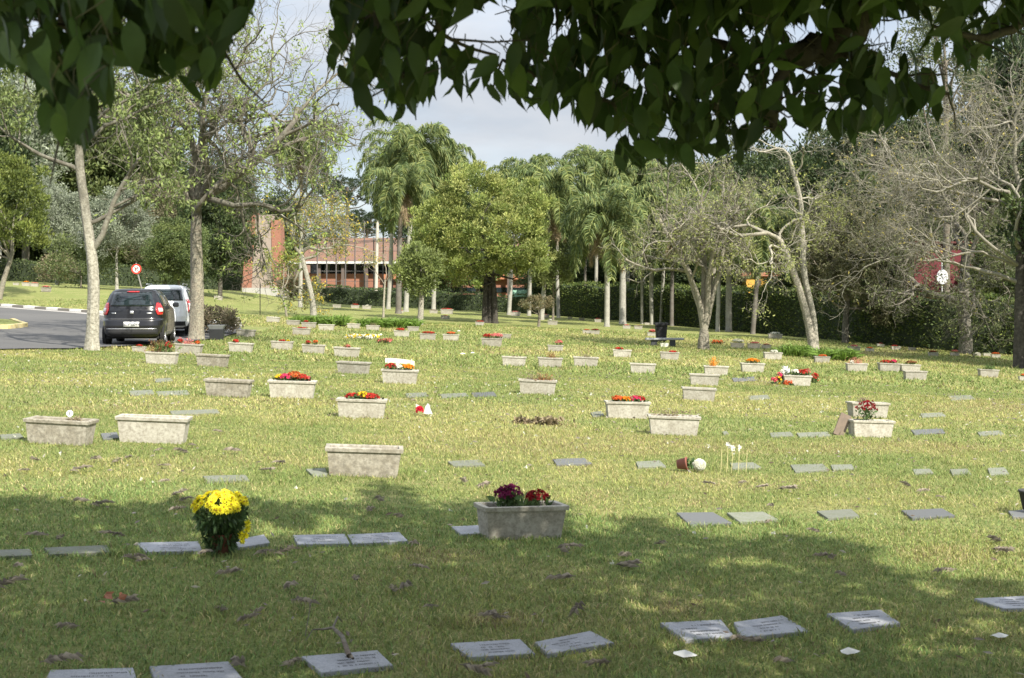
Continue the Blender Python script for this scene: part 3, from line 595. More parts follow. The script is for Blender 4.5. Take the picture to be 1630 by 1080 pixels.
for k_, (xl, xr, yb, yaw, cont, lb, worn) in enumerate(PLN):
    P = at((xl+xr)/2, yb); th = abs(R(yaw)); Z = P[1]
    wpx = (.613*math.cos(th)+.247*math.sin(th))*F/Z; s = max(.55, min(1.45, (xr-xl)/wpx)); 
    P = P+arr(0, 1, 0)*.09*s; P[2] = float(gz(P[0], P[1]))
    nx_ = float(gz(P[0]+.3, P[1])-gz(P[0]-.3, P[1]))/.6
    t = thing('planter', lb, 'planter', P, R(yaw), 'concrete grave planters on the lawn'); t.scale = (s,)*3; t.rotation_euler[1] = -math.atan(nx_)*.8
    b = (body_m2 if worn else body_me).copy(); b.parent = t; C.collection.objects.link(b)
    q = soil_me.copy(); q.parent = t; C.collection.objects.link(q)
    lv = MB(); det = 1 if Z < 22 else .7
    for cc in cont:
        x = cc[0]*.25
        if len(cc) == 5: part(dry_tuft(x, cc[1], cc[2], cc[3], int(60*det)), 'dry_stems', M_petal, t)
        elif cc[1] == 'g':
            m = int(60*cc[2]/.1); Q = np.stack([x+rng.normal(size=m)*cc[2]*.5, rng.normal(size=m)*.03, PH-.04+rng.random(m)*cc[3]*.5], 1)
            lv.leaves(Q, np.stack([rng.normal(size=m)*.5, rng.normal(size=m)*.5, np.ones(m)], 1), cc[3]*rng.uniform(.3, .8, m), .022, arr(.13, .20, .06)*rng.uniform(.5, 1.4, (m, 1)))
        else:
            fl, l2 = flower_clump(x, cc[1], cc[2], cc[3], det=det); part(fl, 'flowers', M_petal, t)
            lv.merge(l2)
    if lv.v: part(lv, 'foliage', M_leaf, t)
    PO.append(t)
# ------------------------------------------------------------------ small things on the lawn
def Rz(a): return Matrix.Rotation(a, 4, 'Z')
# yellow chrysanthemums in a pot
P = at(352, 879); t = thing('potted_chrysanthemum', 'big bunch of yellow chrysanthemums standing in the shade on the lawn', 'flowers', P); t.scale = (.86, .86, .9)
Zs = P[1]; px = Zs/F
mb = MB(); mb.lathe([(0, 0), (.055, 0), (.075, .10), (.082, .105), (.082, .12), (.072, .12), (.068, .10), (0, .09)], 18, (.20, .075, .045)); part(mb, 'pot', M_matte, t, smooth=True)
n = 95; th = rng.random(n)*2*np.pi; ph = np.arccos(rng.uniform(0, 1, n)); d = np.stack([np.sin(ph)*np.cos(th), np.sin(ph)*np.sin(th), np.cos(ph)], 1)
FP = d*arr(.175, .15, .095)*rng.uniform(.82, 1.06, (n, 1))+arr(.0, 0, .285)
mb = MB(); heads(mb, FP, d*arr(1, 1, 1)+arr(0, -.25, .35), .034, arr(.90, .82, .05), petals=12, rings=2, jit=.12)
ex = arr([.165, -.03, .11], [.175, -.02, .15], [.15, -.06, .085], [.18, -.03, .185], [.14, -.05, .12]); heads(mb, ex, arr([1, -1, .2])+np.zeros((5, 3)), .032, arr(.90, .82, .05), petals=12)
part(mb, 'flowers', M_petal, t)
mb = MB()
for k in range(n): mb.lathe([(.007, -.002), (.006, .006), (0, .008)], 6, (.35, .22, .02), at=FP[k]+d[k]*.012)
part(mb, 'flower_centres', M_plain, t)
mb = MB()
for k in range(n):
    a = arr(rng.normal()*.03, rng.normal()*.03, .08); b = FP[k]; m = (a+b)/2+arr(d[k, 0]*.045, d[k, 1]*.045, -.01); mb.tube([a, m, b], .003, 4, (.07, .12, .035))
for k in range(5): mb.tube([arr(.04, 0, .1), arr(.12, -.03, .13), ex[k]], .0025, 3, (.1, .16, .05))
m = 900; h = rng.random(m); r_ = (.07+.10*h)*np.sqrt(rng.random(m)); a = rng.random(m)*2*np.pi
mb.leaves(np.stack([r_*np.cos(a), r_*np.sin(a), .03+h*.23], 1), np.stack([np.cos(a)*.5, np.sin(a)*.5, rng.uniform(-1.1, .7, m)], 1), rng.uniform(.035, .07, m), .02, arr(.06, .105, .035)*rng.uniform(.5, 1.7, (m, 1)))
part(mb, 'stems_and_leaves', M_leaf, t)

# fallen pot with white flowers
P = at(1100, 750); t = thing('fallen_flower_pot', 'terracotta coloured pot lying on its side with a white flower ball', 'flower pot', P); t.scale = (.8, .8, .8)
Mx = Matrix.Rotation(R(82), 4, 'Y')@Matrix.Rotation(R(15), 4, 'X')
mb = MB(); prof = [(0, 0), (.052, 0), (.07, .10), (.078, .10), (.078, .12), (.066, .12), (.062, .1), (0, .09)]
mb.lathe(prof, 18, (.24, .085, .06), M=Mx, at=(-.16, 0, .075)); part(mb, 'pot', M_matte, t, smooth=True)
m = 60; d = nrm(rng.normal(size=(m, 3))); d[:, 1] = -abs(d[:, 1]); mb = MB(); heads(mb, d*arr(.075, .06, .06)*.9+arr(.09, 0, .072), d, .035, arr(.82, .82, .72), petals=8, jit=.08); part(mb, 'flowers', M_petal, t)
m = 70; mb = MB(); mb.leaves(np.stack([rng.uniform(-.05, .05, m), rng.normal(size=m)*.03, rng.uniform(.02, .12, m)], 1), rng.normal(size=(m, 3)), rng.uniform(.04, .07, m), .03, arr(.07, .13, .04)*rng.uniform(.5, 1.5, (m, 1))); part(mb, 'foliage', M_leaf, t)

# white flower stakes
P = at(1166, 752); t = thing('flower_stakes', 'thin pale stakes with white paper flowers standing in the grass', 'flower stakes', P); s_ = P[1]/F
mb = MB(); tops = []
for (dx, hh, off) in ((-18, 36, 4), (-9, 44, 2), (-2, 40, 0), (8, 40, -2), (22, 34, 3)):
    b = arr(dx*s_, off*.01, -.02); e = b+arr(2*s_, 0, hh*s_+.02); mb.tube([b, (b+e)/2+arr(.003, 0, 0), e], .0028, 4, (.62, .55, .28)); tops.append(e)
part(mb, 'stakes', M_plain, t)
mb = MB(); q = np.array([tops[1], tops[2], tops[2]+arr(.0, -.01, -.02), tops[3], tops[3]+arr(.005, 0, -.03), tops[1]+arr(.02, 0, -.015)]); mb2 = rng.normal(size=(6, 3))+arr(0, -1.5, .5)
heads(mb, q, mb2, .028, arr(.86, .85, .78), petals=6, jit=.05); part(mb, 'flowers', M_petal, t)

# red and white wrapped bouquet
P = at(674, 661); t = thing('wrapped_bouquet', 'small red and white wrapped bouquet lying alone in the grass', 'bouquet', P)
m = 22; d = nrm(rng.normal(size=(m, 3))+arr(0, -.8, .4)); mb = MB(); heads(mb, d*.045+arr(-.05, 0, .06), d, .028, arr(.62, .02, .05), petals=7); part(mb, 'flowers', M_petal, t)
mb = MB()
for k in range(7):
    a = arr(.0, 0, .02); b = arr(rng.uniform(.06, .13), rng.uniform(-.04, .05), rng.uniform(.0, .05)); c = arr(rng.uniform(.03, .09), rng.uniform(-.03, .03), rng.uniform(.10, .16)); mb.add([a, b, c], [[0, 1, 2]], (.8, .8, .78))
for k in range(3):
    a = arr(-.09, 0, .02); mb.add([a, a+arr(-.01, .02, .12), a+arr(.04, .03, .10)], [[0, 1, 2]], (.8, .78, .72))
part(mb, 'wrapping', M_petal, t)

# crumpled white paper pieces
for (x, y, w, lb) in ((736, 565, .16, 'crumpled white wrapping on the grass, left piece of two'), (752, 563, .12, 'crumpled white wrapping on the grass, right piece of two'), (1590, 1018, .075, 'white scrap in the grass at the lower right'), (1350, 1044, .09, 'white flat scrap in the shade below the single plaque'), (1090, 1049, .095, 'white flat scrap below the adjoining plaques'), (730, 528, .14, 'far white scrap beside the orange red planter')):
    P = at(x, y); t_ = MB(); th = rng.random(9)*6.28; k = 7; 
    v = [[0, 0, .05*w/.16+.01]]+[[math.cos(i*6.283/k)*w*rng.uniform(.35, .65), math.sin(i*6.283/k)*w*.5*rng.uniform(.5, 1), rng.uniform(.0, .5)*w*.35+.01] for i in range(k)]
    t_.add(v, [[0, i+1, (i+1) % k+1] for i in range(k)]); o = t_.build('paper_scrap', M_white, col=False); o.location = P; tag(o, lb, 'paper scrap', 'scraps of white paper')

# leaning brown slab
P = at(1336, 692); t = MB(); s_ = P[1]/F
t.box((-.07, -.012, -.02), (.07, .012, .27), M=Matrix.Rotation(R(24), 4, 'Y')@Matrix.Rotation(R(-10), 4, 'X'))
o = t.build('leaning_slab', mat('brown_slab', (.19, .145, .11), rough=.85, noise=(14, .5, (.12, .10, .08))), col=False); o.location = P+arr(.0, .03, 0); tag(o, 'brown stone slab leaning against the planter with tall red flowers', 'stone slab')
bv = o.modifiers.new('bevel', 'BEVEL'); bv.width = .003
# round tag on a stick
P = at(111, 692); t = thing('marker_stick', 'round white marker on a thin stick behind the mottled planter', 'grave marker', P)
mb = MB(); mb.tube([[0, 0, 0], [0, 0, .19]], .003, 5, (.6, .6, .55)); part(mb, 'stick', M_plain, t)
mb = MB(); mb.lathe([(0, -.002), (.033, -.002), (.033, .002), (0, .002)], 20, (.85, .85, .82), M=Matrix.Rotation(R(90), 4, 'X'), at=(0, 0, .205)); part(mb, 'disc', M_plain, t)
mb = MB(); mb.box((-.004, -.004, .19), (.003, -.003, .222), (.05, .05, .05)); part(mb, 'numeral', M_plain, t)
# nameboard on the planter of red/white/orange
tp = [o for o in PO if 'nameboard' in o['label']][0]
t = thing('nameboard', 'cream board on two sticks standing in the flower planter', 'nameboard', tp.location, tp.rotation_euler.z); t.scale = tp.scale
mb = MB(); K = 9
for i in range(K-1):
    u0, u1 = -.24+.48*i/(K-1), -.24+.48*(i+1)/(K-1); z = lambda u: PH+.20-.05*(u+.24)/.48-.10*(u/.24)**2*.15
    v = []
    for y_ in (.03, .042):
        for u, zz in ((u0, z(u0)-.075), (u1, z(u1)-.075), (u1, z(u1)), (u0, z(u0))): v.append([u, y_, zz])
    mb.add(v, [[0, 1, 2, 3], [7, 6, 5, 4], [3, 2, 6, 7], [0, 4, 5, 1]], (.72, .68, .52))
part(mb, 'board', M_matte, t)
for x in (-.19, .19): part(MB().box((x-.006, .018, PH-.06), (x+.006, .029, PH+.17), (.7, .68, .58)), 'stick', M_plain, t)
# bouquets round the wreath planter
tw = [o for o in PO if 'ringed by' in o['label']][0]; sw = tw.scale[0]; base = np.array(tw.location)
def bouquet(dx, dy, z, cols, w, lb, wrap=None, n=30, lean=(0, 0, 1)):
    t = thing('bouquet', lb, 'bouquet', base+arr(dx, dy, z), 0, 'bouquets piled round one planter')
    for cc in cols:
        m = n//len(cols); d = nrm(rng.normal(size=(m, 3))+np.array(lean)); mb = MB(); heads(mb, d*w*rng.uniform(.5, 1, (m, 1))+arr(rng.normal()*w*.5, 0, w*.7), d, .035, COLS[cc], petals=6); part(mb, 'flowers', M_petal, t)
    m = 60; mb = MB(); mb.leaves(rng.normal(size=(m, 3))*w*.5*arr(1, .7, .6)+arr(0, 0, w*.3), rng.normal(size=(m, 3)), .07, .03, arr(.06, .11, .035)*rng.uniform(.5, 1.5, (m, 1))); part(mb, 'foliage', M_leaf, t)
    if wrap:
        mb = MB()
        for k in range(10):
            a = rng.normal(size=3)*w*.2+arr(0, 0, w*.6); mb.add([a, a+arr(rng.normal()*.09, 0, .16), a+arr(rng.normal()*.09, -.04, .05)], [[0, 1, 2]], (.82, .82, .83))
        part(mb, 'wrapping', M_petal, t)
bouquet(-.48, -.06, .02, 'yp', .11, 'pink and yellow bouquet on the left of the wreath planter')
bouquet(-.37, .02, .12, 'pp', .10, 'crimson pink bouquet leaning on the left end of the wreath planter')
bouquet(-.22, .05, PH*sw, 'w', .08, 'white wrapped wreath standing in the planter', wrap=True)
bouquet(.40, .05, .10, 'rr', .10, 'red bouquet hanging over the right end of the wreath planter')
bouquet(.24, .08, PH*sw, 'rs', .08, 'red and salmon bouquet in the right half of the wreath planter')
bouquet(-.20, -.17, .0, 'oo', .075, 'orange flower ball lying in front of the wreath planter')
# flower heaps
def heap(x, y, w, d_, h, cols, lb, nm='flower_heap', lc=(.10, .14, .05)):
    P = at(x, y); t = thing(nm, lb, 'flower heap', P)
    for cc in cols:
        m = 26; u = rng.uniform(-1, 1, (m, 2)); Q = np.stack([u[:, 0]*w, u[:, 1]*d_, rng.uniform(.3, 1, m)*h], 1); mb = MB(); heads(mb, Q, rng.normal(size=(m, 3))+arr(0, -.4, 1.2), .07, COLS[cc], petals=6); part(mb, 'flowers', M_petal, t)
    m = 110; mb = MB(); mb.leaves(np.stack([rng.normal(size=m)*w*.6, rng.normal(size=m)*d_*.6, rng.random(m)*h*.7], 1), rng.normal(size=(m, 3)), .12 if w != .30 else .06, .03, arr(*lc)*rng.uniform(.5, 1.5, (m, 1))); part(mb, 'foliage', M_leaf, t)
heap(577, 540, .62, .3, .14, 'wwy', 'long heap of white and yellow flowers on a fresh grave')
heap(612, 546, .24, .2, .12, 'bs', 'wilted pink brown flower heap right of the white flowers')
heap(855, 674, .30, .1, .05, 'd', 'flat patch of dead dry plants in the lawn, brown', lc=(.20, .155, .10))
heap(1142, 548, .2, .15, .15, 'o', 'far small heap of orange flowers left of the shaded planters')
# dark square pot with shrub behind
P = at(345, 541); t = thing('square_pot', 'dark grey tapered square pot with a pale rim by the forked tree', 'plant pot', P, R(6)); 
mb = MB(); mb.box((-.19, -.19, 0), (.19, .19, .33), (.028, .03, .033), top=1.22); part(mb, 'pot_body', M_plain, t)
mb = MB(); mb.box((-.20, -.20, .332), (.20, .20, .46), (.22, .23, .24), top=1.3); part(mb, 'pot_rim', M_plain, t)
# trash bin and bench
P = at(1053, 545); s_ = P[1]/F
t = thing('trash_bin', 'tall black bin standing behind the stone bench', 'trash bin', P+arr(0, .15, 0)); w = .19
mb = MB(); mb.box((-.19, -.19, .05), (.19, .19, .72), (.022, .022, .025), top=1.25); part(mb, 'bin_body', M_plain, t)
mb = MB(); mb.box((-.27, -.27, .722), (.27, .27, .80), (.03, .03, .033)); mb.box((-.27, -.29, .70), (.27, -.271, .75), (.02, .02, .022)); part(mb, 'lid', M_plain, t)
for x in (-.15, .15): mb = MB(); mb.lathe([(0, -.03), (.06, -.03), (.06, .03), (0, .03)], 12, (.015, .015, .015), M=Matrix.Rotation(R(90), 4, 'Y'), at=(x, .12, .06)); part(mb, 'wheel', M_plain, t)
P = at(1059, 551); t = thing('stone_bench', 'grey stone bench with dark block legs in the tree shadow', 'bench', P, R(-4))
mb = MB(); mb.box((-.78, -.22, .235), (.72, .22, .31), (.30, .31, .32)); o = part(mb, 'seat', M_matte, t); bv = o.modifiers.new('bevel', 'BEVEL'); bv.width = .012
for x in (-.44, .28): mb = MB(); mb.box((x-.11, -.15, -.05), (x+.11, .15, .234), (.05, .055, .06)); part(mb, 'leg', M_matte, t)
P = at(1058, 553); o = MB().box((-.13, -.05, 0), (.13, .05, .15), (.68, .66, .56), top=1.2).build('stone_block', M_matte); o.location = P+arr(0, .1, 0); tag(o, 'small pale block under the stone bench', 'stone block')
P = at(414, 502); o = MB().tube([[0, 0, -.1], [0, 0, 1.62]], .022, 6, (.02, .02, .02)).build('slim_post', M_plain); o.location = P; tag(o, 'thin black post standing left of the young tree', 'post')
# dark pot at right edge on its plaque
P = at(1640, 818); t = thing('edge_pot', 'dark pot cut by the right edge, standing on a black plaque', 'plant pot', P+arr(0, 0, .03))
mb = MB(); mb.lathe([(0, 0), (.055, 0), (.085, .14), (.09, .14), (.09, .155), (.078, .155), (.07, .1), (0, .1)], 16, (.05, .05, .05)); part(mb, 'pot', M_plain, t, smooth=True)

# dried fronds lying about
def frond_mesh(seed, n=11):
    r_ = np.random.default_rng(seed); mb = MB(); Lr = .15; t_ = np.linspace(0, 1, 6)
    P = np.stack([t_*Lr-Lr/2, .02*np.sin(t_*2.2+seed), .014+.010*np.sin(t_*3.1)], 1); mb.tube(P, [.0022]*6, 4, (.20, .17, .14))
    for k in range(n):
        u = .08+.9*k/n; b = arr(*[np.interp(u, t_, P[:, i]) for i in range(3)])
        for sgn in (-1, 1):
            if r_.random() < .12: continue
            d = nrm(arr(.75+.2*r_.normal(), sgn*(.7+.2*r_.normal()), .10*r_.normal()+.06)); l_ = r_.uniform(.04, .07); m = b+d*l_*.5+arr(0, 0, .006+r_.random()*.01); e = b+d*l_+arr(.01, 0, -.012); s_ = nrm(np.cross(d, arr(0, 0, 1)+r_.normal(size=3)*.35))*.0046
            c = arr(.34, .295, .235)*r_.uniform(.45, 1.4); mb.add([b, m+s_, e, m-s_], [[0, 1, 2], [0, 2, 3]], c)
    return mb
FR = [(27,905),(12,937),(103,1005),(95,1060),(190,966),(160,808),(135,802),(66,858),(95,862),(185,857),(212,893),(225,898),(290,790),(300,800),(290,815),(330,885),(365,915),(355,975),(398,990),(405,980),(460,938),(452,884),(430,885),(480,965),(575,927),(635,825),(605,800),(583,815),(636,944),(640,940),(695,972),(670,908),(785,985),(790,990),(780,982),(773,1070),(745,1075),(955,1063),(903,882),(905,875),(900,925),(920,975),(1005,908),(1220,835),(1310,888),(1325,892),(1245,1060),(1180,1022),(1195,1025),(1300,850),(1510,915),(1600,880),(1590,882),(1595,865),(1340,920),(1180,772),(1210,779),(1225,808),(660,870),(250,720),(180,738),(290,722),(310,712),(370,722),(205,732),(130,752),(262,745),(262,770),(420,752),(440,740),(350,690),(1480,786),(1255,783),(1125,773),(1500,795),(985,890),(1000,905),(380,1065),(1050,870),(470,1062),(60,735),(40,752),(148,735),(740,770),(770,775),(1440,775)]
fb = [frond_mesh(s).build('dried_frond', M_petal) for s in (1, 2, 3, 4)]
for k, (x, y) in enumerate(FR):
    P = at(x+rng.normal()*3, y); o = fb[k] if k < 4 else fb[k % 4].copy()
    if k >= 4: C.collection.objects.link(o)
    o.location = P+arr(0, 0, .012); o.rotation_euler = (rng.normal()*.12, rng.normal()*.12, rng.random()*6.28); s_ = rng.uniform(.5, .95); o.scale = (s_, s_, s_*rng.uniform(.8, 1.2))
    tag(o, 'dried grey brown leaf frond lying in the grass', 'dried leaf', 'dried fronds scattered on the lawn')
# broken branch over the plaque
P = at(555, 1056); t = MB(); s_ = P[1]/F
def bp(x, y, h=.02): q = at(x, y); return q-P+arr(0, 0, h)
t.tube([bp(556, 1058, .035), bp(545, 1040, .07), bp(530, 1027, .075), bp(515, 1020, .05), bp(498, 1017, .04)], [.012, .010, .007, .005, .003], 7, (.17, .13, .10))
t.tube([bp(530, 1027, .075), bp(538, 1018, .10), bp(545, 1012, .06)], [.006, .004, .002], 5, (.15, .12, .09))
t.tube([bp(498, 1017, .04), bp(486, 1028, .02)], [.003, .0015], 4, (.15, .12, .09)); t.tube([bp(486, 1020, .02), bp(494, 1000, .10), bp(503, 990, .17)], [.002, .002, .001], 4, (.12, .10, .08))
t.tube([bp(562, 1060, .03), bp(552, 1052, .04)], [.006, .011], 6, (.34, .27, .2))
o = t.build('broken_branch', M_bark, smooth=True); o.location = P; tag(o, 'bent dead branch with a forked thin end lying on a grave plaque', 'branch')
# terracotta coloured dead leaf in a sun spot
P = at(178, 965); t = MB()
for k in range(5): t.leaves(arr([rng.normal()*.02, rng.normal()*.015, .02]), arr([rng.normal(), rng.normal()*.5, .3]), .06, .035, arr(.33, .14, .08))
o = t.build('fallen_leaf', M_petal); o.location = P+arr(0, 0, .015); tag(o, 'reddish curled fallen leaf in a small sun spot at lower left', 'leaf')

# ------------------------------------------------------------------ cars
M_black = mat('black_paint', (.010, .010, .012), rough=.28, spec=.4, coat=.55)
M_wpaint = mat('white_paint', (.78, .79, .80), rough=.25, spec=.5, coat=.8)
M_glass = mat('dark_glass', (.012, .02, .022), rough=.06, spec=.5, coat=.6)
M_redl = mat('red_lens', (.55, .012, .012), rough=.12, coat=1, spec=.6); M_clear = mat('clear_lens', (.75, .7, .68), rough=.1, coat=1)
M_rub = mat('rubber', (.018, .018, .018), rough=.85); M_rim = mat('rim_metal', (.55, .55, .56), rough=.35, metal=.8); M_trim = mat('black_plastic', (.03, .03, .032), rough=.55)
M_plate = mat('number_plate', (.72, .72, .70), rough=.5)
def car(lb, P, rz, paint, prof, Lc, n_exp, lamps, plate, black):
    """prof rows: z, half width, rear y, front y"""
    t = thing('parked_car', lb, 'car', P, rz, 'cars parked on the road bend')
    prof = np.array(prof)
    zz = prof[:, 0]
    def S(z, a, o=0):
        hw, y0, y1 = (np.interp(z, zz, prof[:, k]) for k in (1, 2, 3)); hl = (y1-y0)/2; yc = (y1+y0)/2
        c, s = np.cos(a), np.sin(a); e = 2/n_exp
        return np.stack([(hw+o)*np.sign(c)*abs(c)**e, yc+(hl+o)*np.sign(s)*abs(s)**e, z+0*c], -1)
    zs = np.unique(np.concatenate([zz, np.linspace(zz[0], zz[-1], 40)])); 
    # even spacing along the outline: use dense angles near corners
    a = np.linspace(0, 2*np.pi, 73)[:-1]; na_ = len(a)
    v = np.concatenate([S(np.full(na_, z), a) for z in zs]); i = np.arange(len(zs)-1)[:, None]*na_; j = np.arange(na_)[None]; k = (j+1) % na_
    mb = MB(); mb.add(v, np.stack([i+j, i+k, i+na_+k, i+na_+j], -1).reshape(-1, 4))
    top = len(zs)-1; mb.add([[0, (prof[-1, 2]+prof[-1, 3])/2, zs[-1]+.006]], np.zeros((0, 3), int)); mb.f.append(np.array([[top*na_+q, top*na_+(q+1) % na_, mb.n-1] for q in range(na_)]))
    part(mb, 'body', paint, t, smooth=True, col=False)
    def patch(z0, z1, x0, x1, o, name, m, side='rear', nx=12, nz=8, taper=0, par=t):
        """panel on the skin: rear -> x range ; right/left -> y range"""
        zg = np.linspace(z0, z1, nz); mb = MB(); vs = []
        for q, z in enumerate(zg):
            hw, y0, y1 = (np.interp(z, zz, prof[:, kk]) for kk in (1, 2, 3)); hl = (y1-y0)/2; yc = (y1+y0)/2
            f_ = 1-taper*q/(nz-1); u = np.linspace(x0, x1, nx)
            if side in ('rear', 'front'):
                x = u*f_ if x0 < 0 < x1 else u; y = yc-(hl+o)*np.clip(1-np.abs(np.clip(x/(hw+o), -.9999, .9999))**n_exp, 0, 1)**(1/n_exp); 
                if side == 'front': y = 2*yc-y
                vs.append(np.stack([x, y, z+0*x], -1))
            else:
                y = u+(taper*(q/(nz-1))*(np.linspace(0, 1, nx))*-1 if taper else 0); x = (hw+o)*np.clip(1-np.abs(np.clip((y-yc)/(hl+o), -.9999, .9999))**n_exp, 0, 1)**(1/n_exp)
                vs.append(np.stack([x if side == 'right' else -x, y, z+0*x], -1))
        i = (np.arange(nz-1)[:, None]*nx+np.arange(nx-1)[None]).ravel(); mb.add(np.concatenate(vs), np.stack([i, i+1, i+nx+1, i+nx], -1))
        o_ = part(mb, name, m, par, smooth=True, col=False); so = o_.modifiers.new('thickness', 'SOLIDIFY'); so.thickness = .006; so.offset = 0; return o_
    def wrap(z0, z1, a0, a1, o, name, m, nz=9, nx=14, shape=None, par=t):
        """lamp wrapped round a rear corner, by outline angle"""
        vs = []; zg = np.linspace(z0, z1, nz)
        for q, z in enumerate(zg):
            u = q/(nz-1); lo, hi = (shape(u) if shape else (0, 1)); aa = a0+(a1-a0)*np.linspace(lo, hi, nx); vs.append(S(np.full(nx, z), aa, o))
        i = (np.arange(nz-1)[:, None]*nx+np.arange(nx-1)[None]).ravel(); o_ = part(MB().add(np.concatenate(vs), np.stack([i, i+1, i+nx+1, i+nx], -1)), name, m, par, smooth=True, col=False)
        so = o_.modifiers.new('thickness', 'SOLIDIFY'); so.thickness = .02; so.offset = 0; return o_
    return t, S, patch, wrap
def wheels(t, xs_, ys_, r, w):
    for y in ys_:
        for sx in (-1, 1):
            wh = MB(); Mr = Matrix.Rotation(R(90*sx), 4, 'Y')
            wh.lathe([(r*.55, -w/2), (r*.94, -w/2), (r, -w/2+.03), (r, w/2-.03), (r*.94, w/2), (r*.6, w/2)], 28, M=Mr); o = part(wh, 'wheel', M_rub, t, smooth=True, col=False); o.location = (sx*xs_, y, r)
            rm = MB(); rm.lathe([(0, w/2-.035), (r*.6, w/2-.05), (r*.6, w/2), (r*.62, w/2)], 24, M=Mr)
            for s in range(5):
                a_ = s*2*math.pi/5; M_ = np.array(Mr)[:3, :3]; v = arr([.02, -.03, w/2-.02], [r*.58, -.035, w/2-.01], [r*.58, .035, w/2-.01], [.02, .03, w/2-.02]); c_, s_ = math.cos(a_), math.sin(a_)
                v = v@np.array([[c_, s_, 0], [-s_, c_, 0], [0, 0, 1]]); rm.add(v@M_.T, [[0, 1, 2, 3]])
            part(rm, 'rim', M_rim, o, col=False)
            ar = MB(); ar.lathe([(0, w/2-.09), (r*1.2, w/2-.088), (r*1.2, w/2-.07), (r*1.02, w/2-.07)], 28, M=Mr); o2 = part(ar, 'wheel_arch', M_trim, t, smooth=True, col=False); o2.location = (sx*(xs_+.0), y, r)
# small black hatchback
P = pz(209, 35.4); P = at(209, 552)+arr(0, .0, 0); P[2] += .03
prof = [(.20, .70, .16, 3.35), (.24, .76, .06, 3.46), (.34, .80, .01, 3.52), (.52, .815, 0, 3.56), (.66, .82, .025, 3.55), (.70, .815, .075, 3.53), (.80, .81, .085, 3.48), (.92, .80, .10, 3.38), (.99, .775, .13, 3.15), (1.03, .76, .15, 2.72), (1.20, .70, .22, 2.42), (1.34, .64, .30, 2.18), (1.43, .58, .38, 2.02), (1.475, .50, .46, 1.90), (1.495, .38, .60, 1.75)]
t, S, patch, wrap = car('black hatchback parked with its rear to the camera between two tree trunks', P, R(9), M_black, prof, 3.56, 5.5, None, None, True)
gl = patch(1.03, 1.40, -.56, .56, .006, 'rear_window', M_glass, taper=.14, nx=16)
for sx in (-1, 1):
    a0 = math.pi*1.5
    wrap(.80, 1.12, a0+sx*.38, a0+sx*1.06, .012, 'tail_light', M_redl, shape=lambda u: (.12+.55*abs(u-.4)**1.5, .98-.5*abs(u-.55)**1.4))
    wrap(.88, .98, a0+sx*.62, a0+sx*.92, .028, 'reversing_lamp', M_clear, nz=4)
    sd = 'right' if sx > 0 else 'left'
    patch(1.04, 1.36, .50, 1.22, .005, 'side_window', M_glass, side=sd); patch(1.04, 1.36, 1.27, 2.30, .005, 'side_window', M_glass, side=sd, taper=.32)
    patch(.86, .885, 1.05, 1.22, .03, 'door_handle', M_trim, side=sd, nz=3)
patch(.28, .42, -.66, .66, .012, 'bumper_insert', M_trim, nx=18); patch(.425, .445, -.64, .64, .022, 'bumper_strip', M_rim, nx=18, nz=3)
patch(.685, .70, -.60, .60, .014, 'boot_seam', mat('seam_shine', (.16, .16, .16), rough=.25, metal=.6), nx=18, nz=3)
patch(1.405, 1.43, -.16, .16, .012, 'brake_light', M_redl, nx=6, nz=3)
patch(.83, .91, -.045, .045, .014, 'emblem', M_rim, nx=5, nz=4); patch(.83, .86, -.52, -.40, .01, 'badge', M_rim, nx=5, nz=3); patch(.83, .86, .38, .52, .01, 'badge', M_rim, nx=5, nz=3)
pl = patch(.49, .62, -.20, .20, .016, 'number_plate', M_plate, nx=6, nz=3)
wheels(t, .70, (.60, 2.92), .285, .19)
for sx in (-1, 1):
    mb = MB(); mb.box((-.09, -.05, -.06), (.09, .05, .07), top=.85); o = part(mb, 'wing_mirror', M_black, t, col=False); o.location = (sx*.90, 2.28, 1.05); o.modifiers.new('bevel', 'BEVEL').width = .03
mb = MB(); mb.box((-.68, .25, .17), (.68, 3.2, .24)); part(mb, 'underside', M_rub, t, col=False)
cu = bpy.data.curves.new('plate_letters', 'FONT'); cu.body = 'BCY 1D94'; cu.size = .098; cu.align_x = 'CENTER'; cu.extrude = .001
to = bpy.data.objects.new('tmp', cu); C.collection.objects.link(to); bpy.context.view_layer.update()
me = bpy.data.meshes.new_from_object(to.evaluated_get(bpy.context.evaluated_depsgraph_get())); bpy.data.objects.remove(to)
o = bpy.data.objects.new('plate_letters', me); C.collection.objects.link(o); o.parent = pl; o.rotation_euler = (R(90), 0, 0); o.location = (0, -.024, .52); me.materials.clear(); me.materials.append(M_ink)
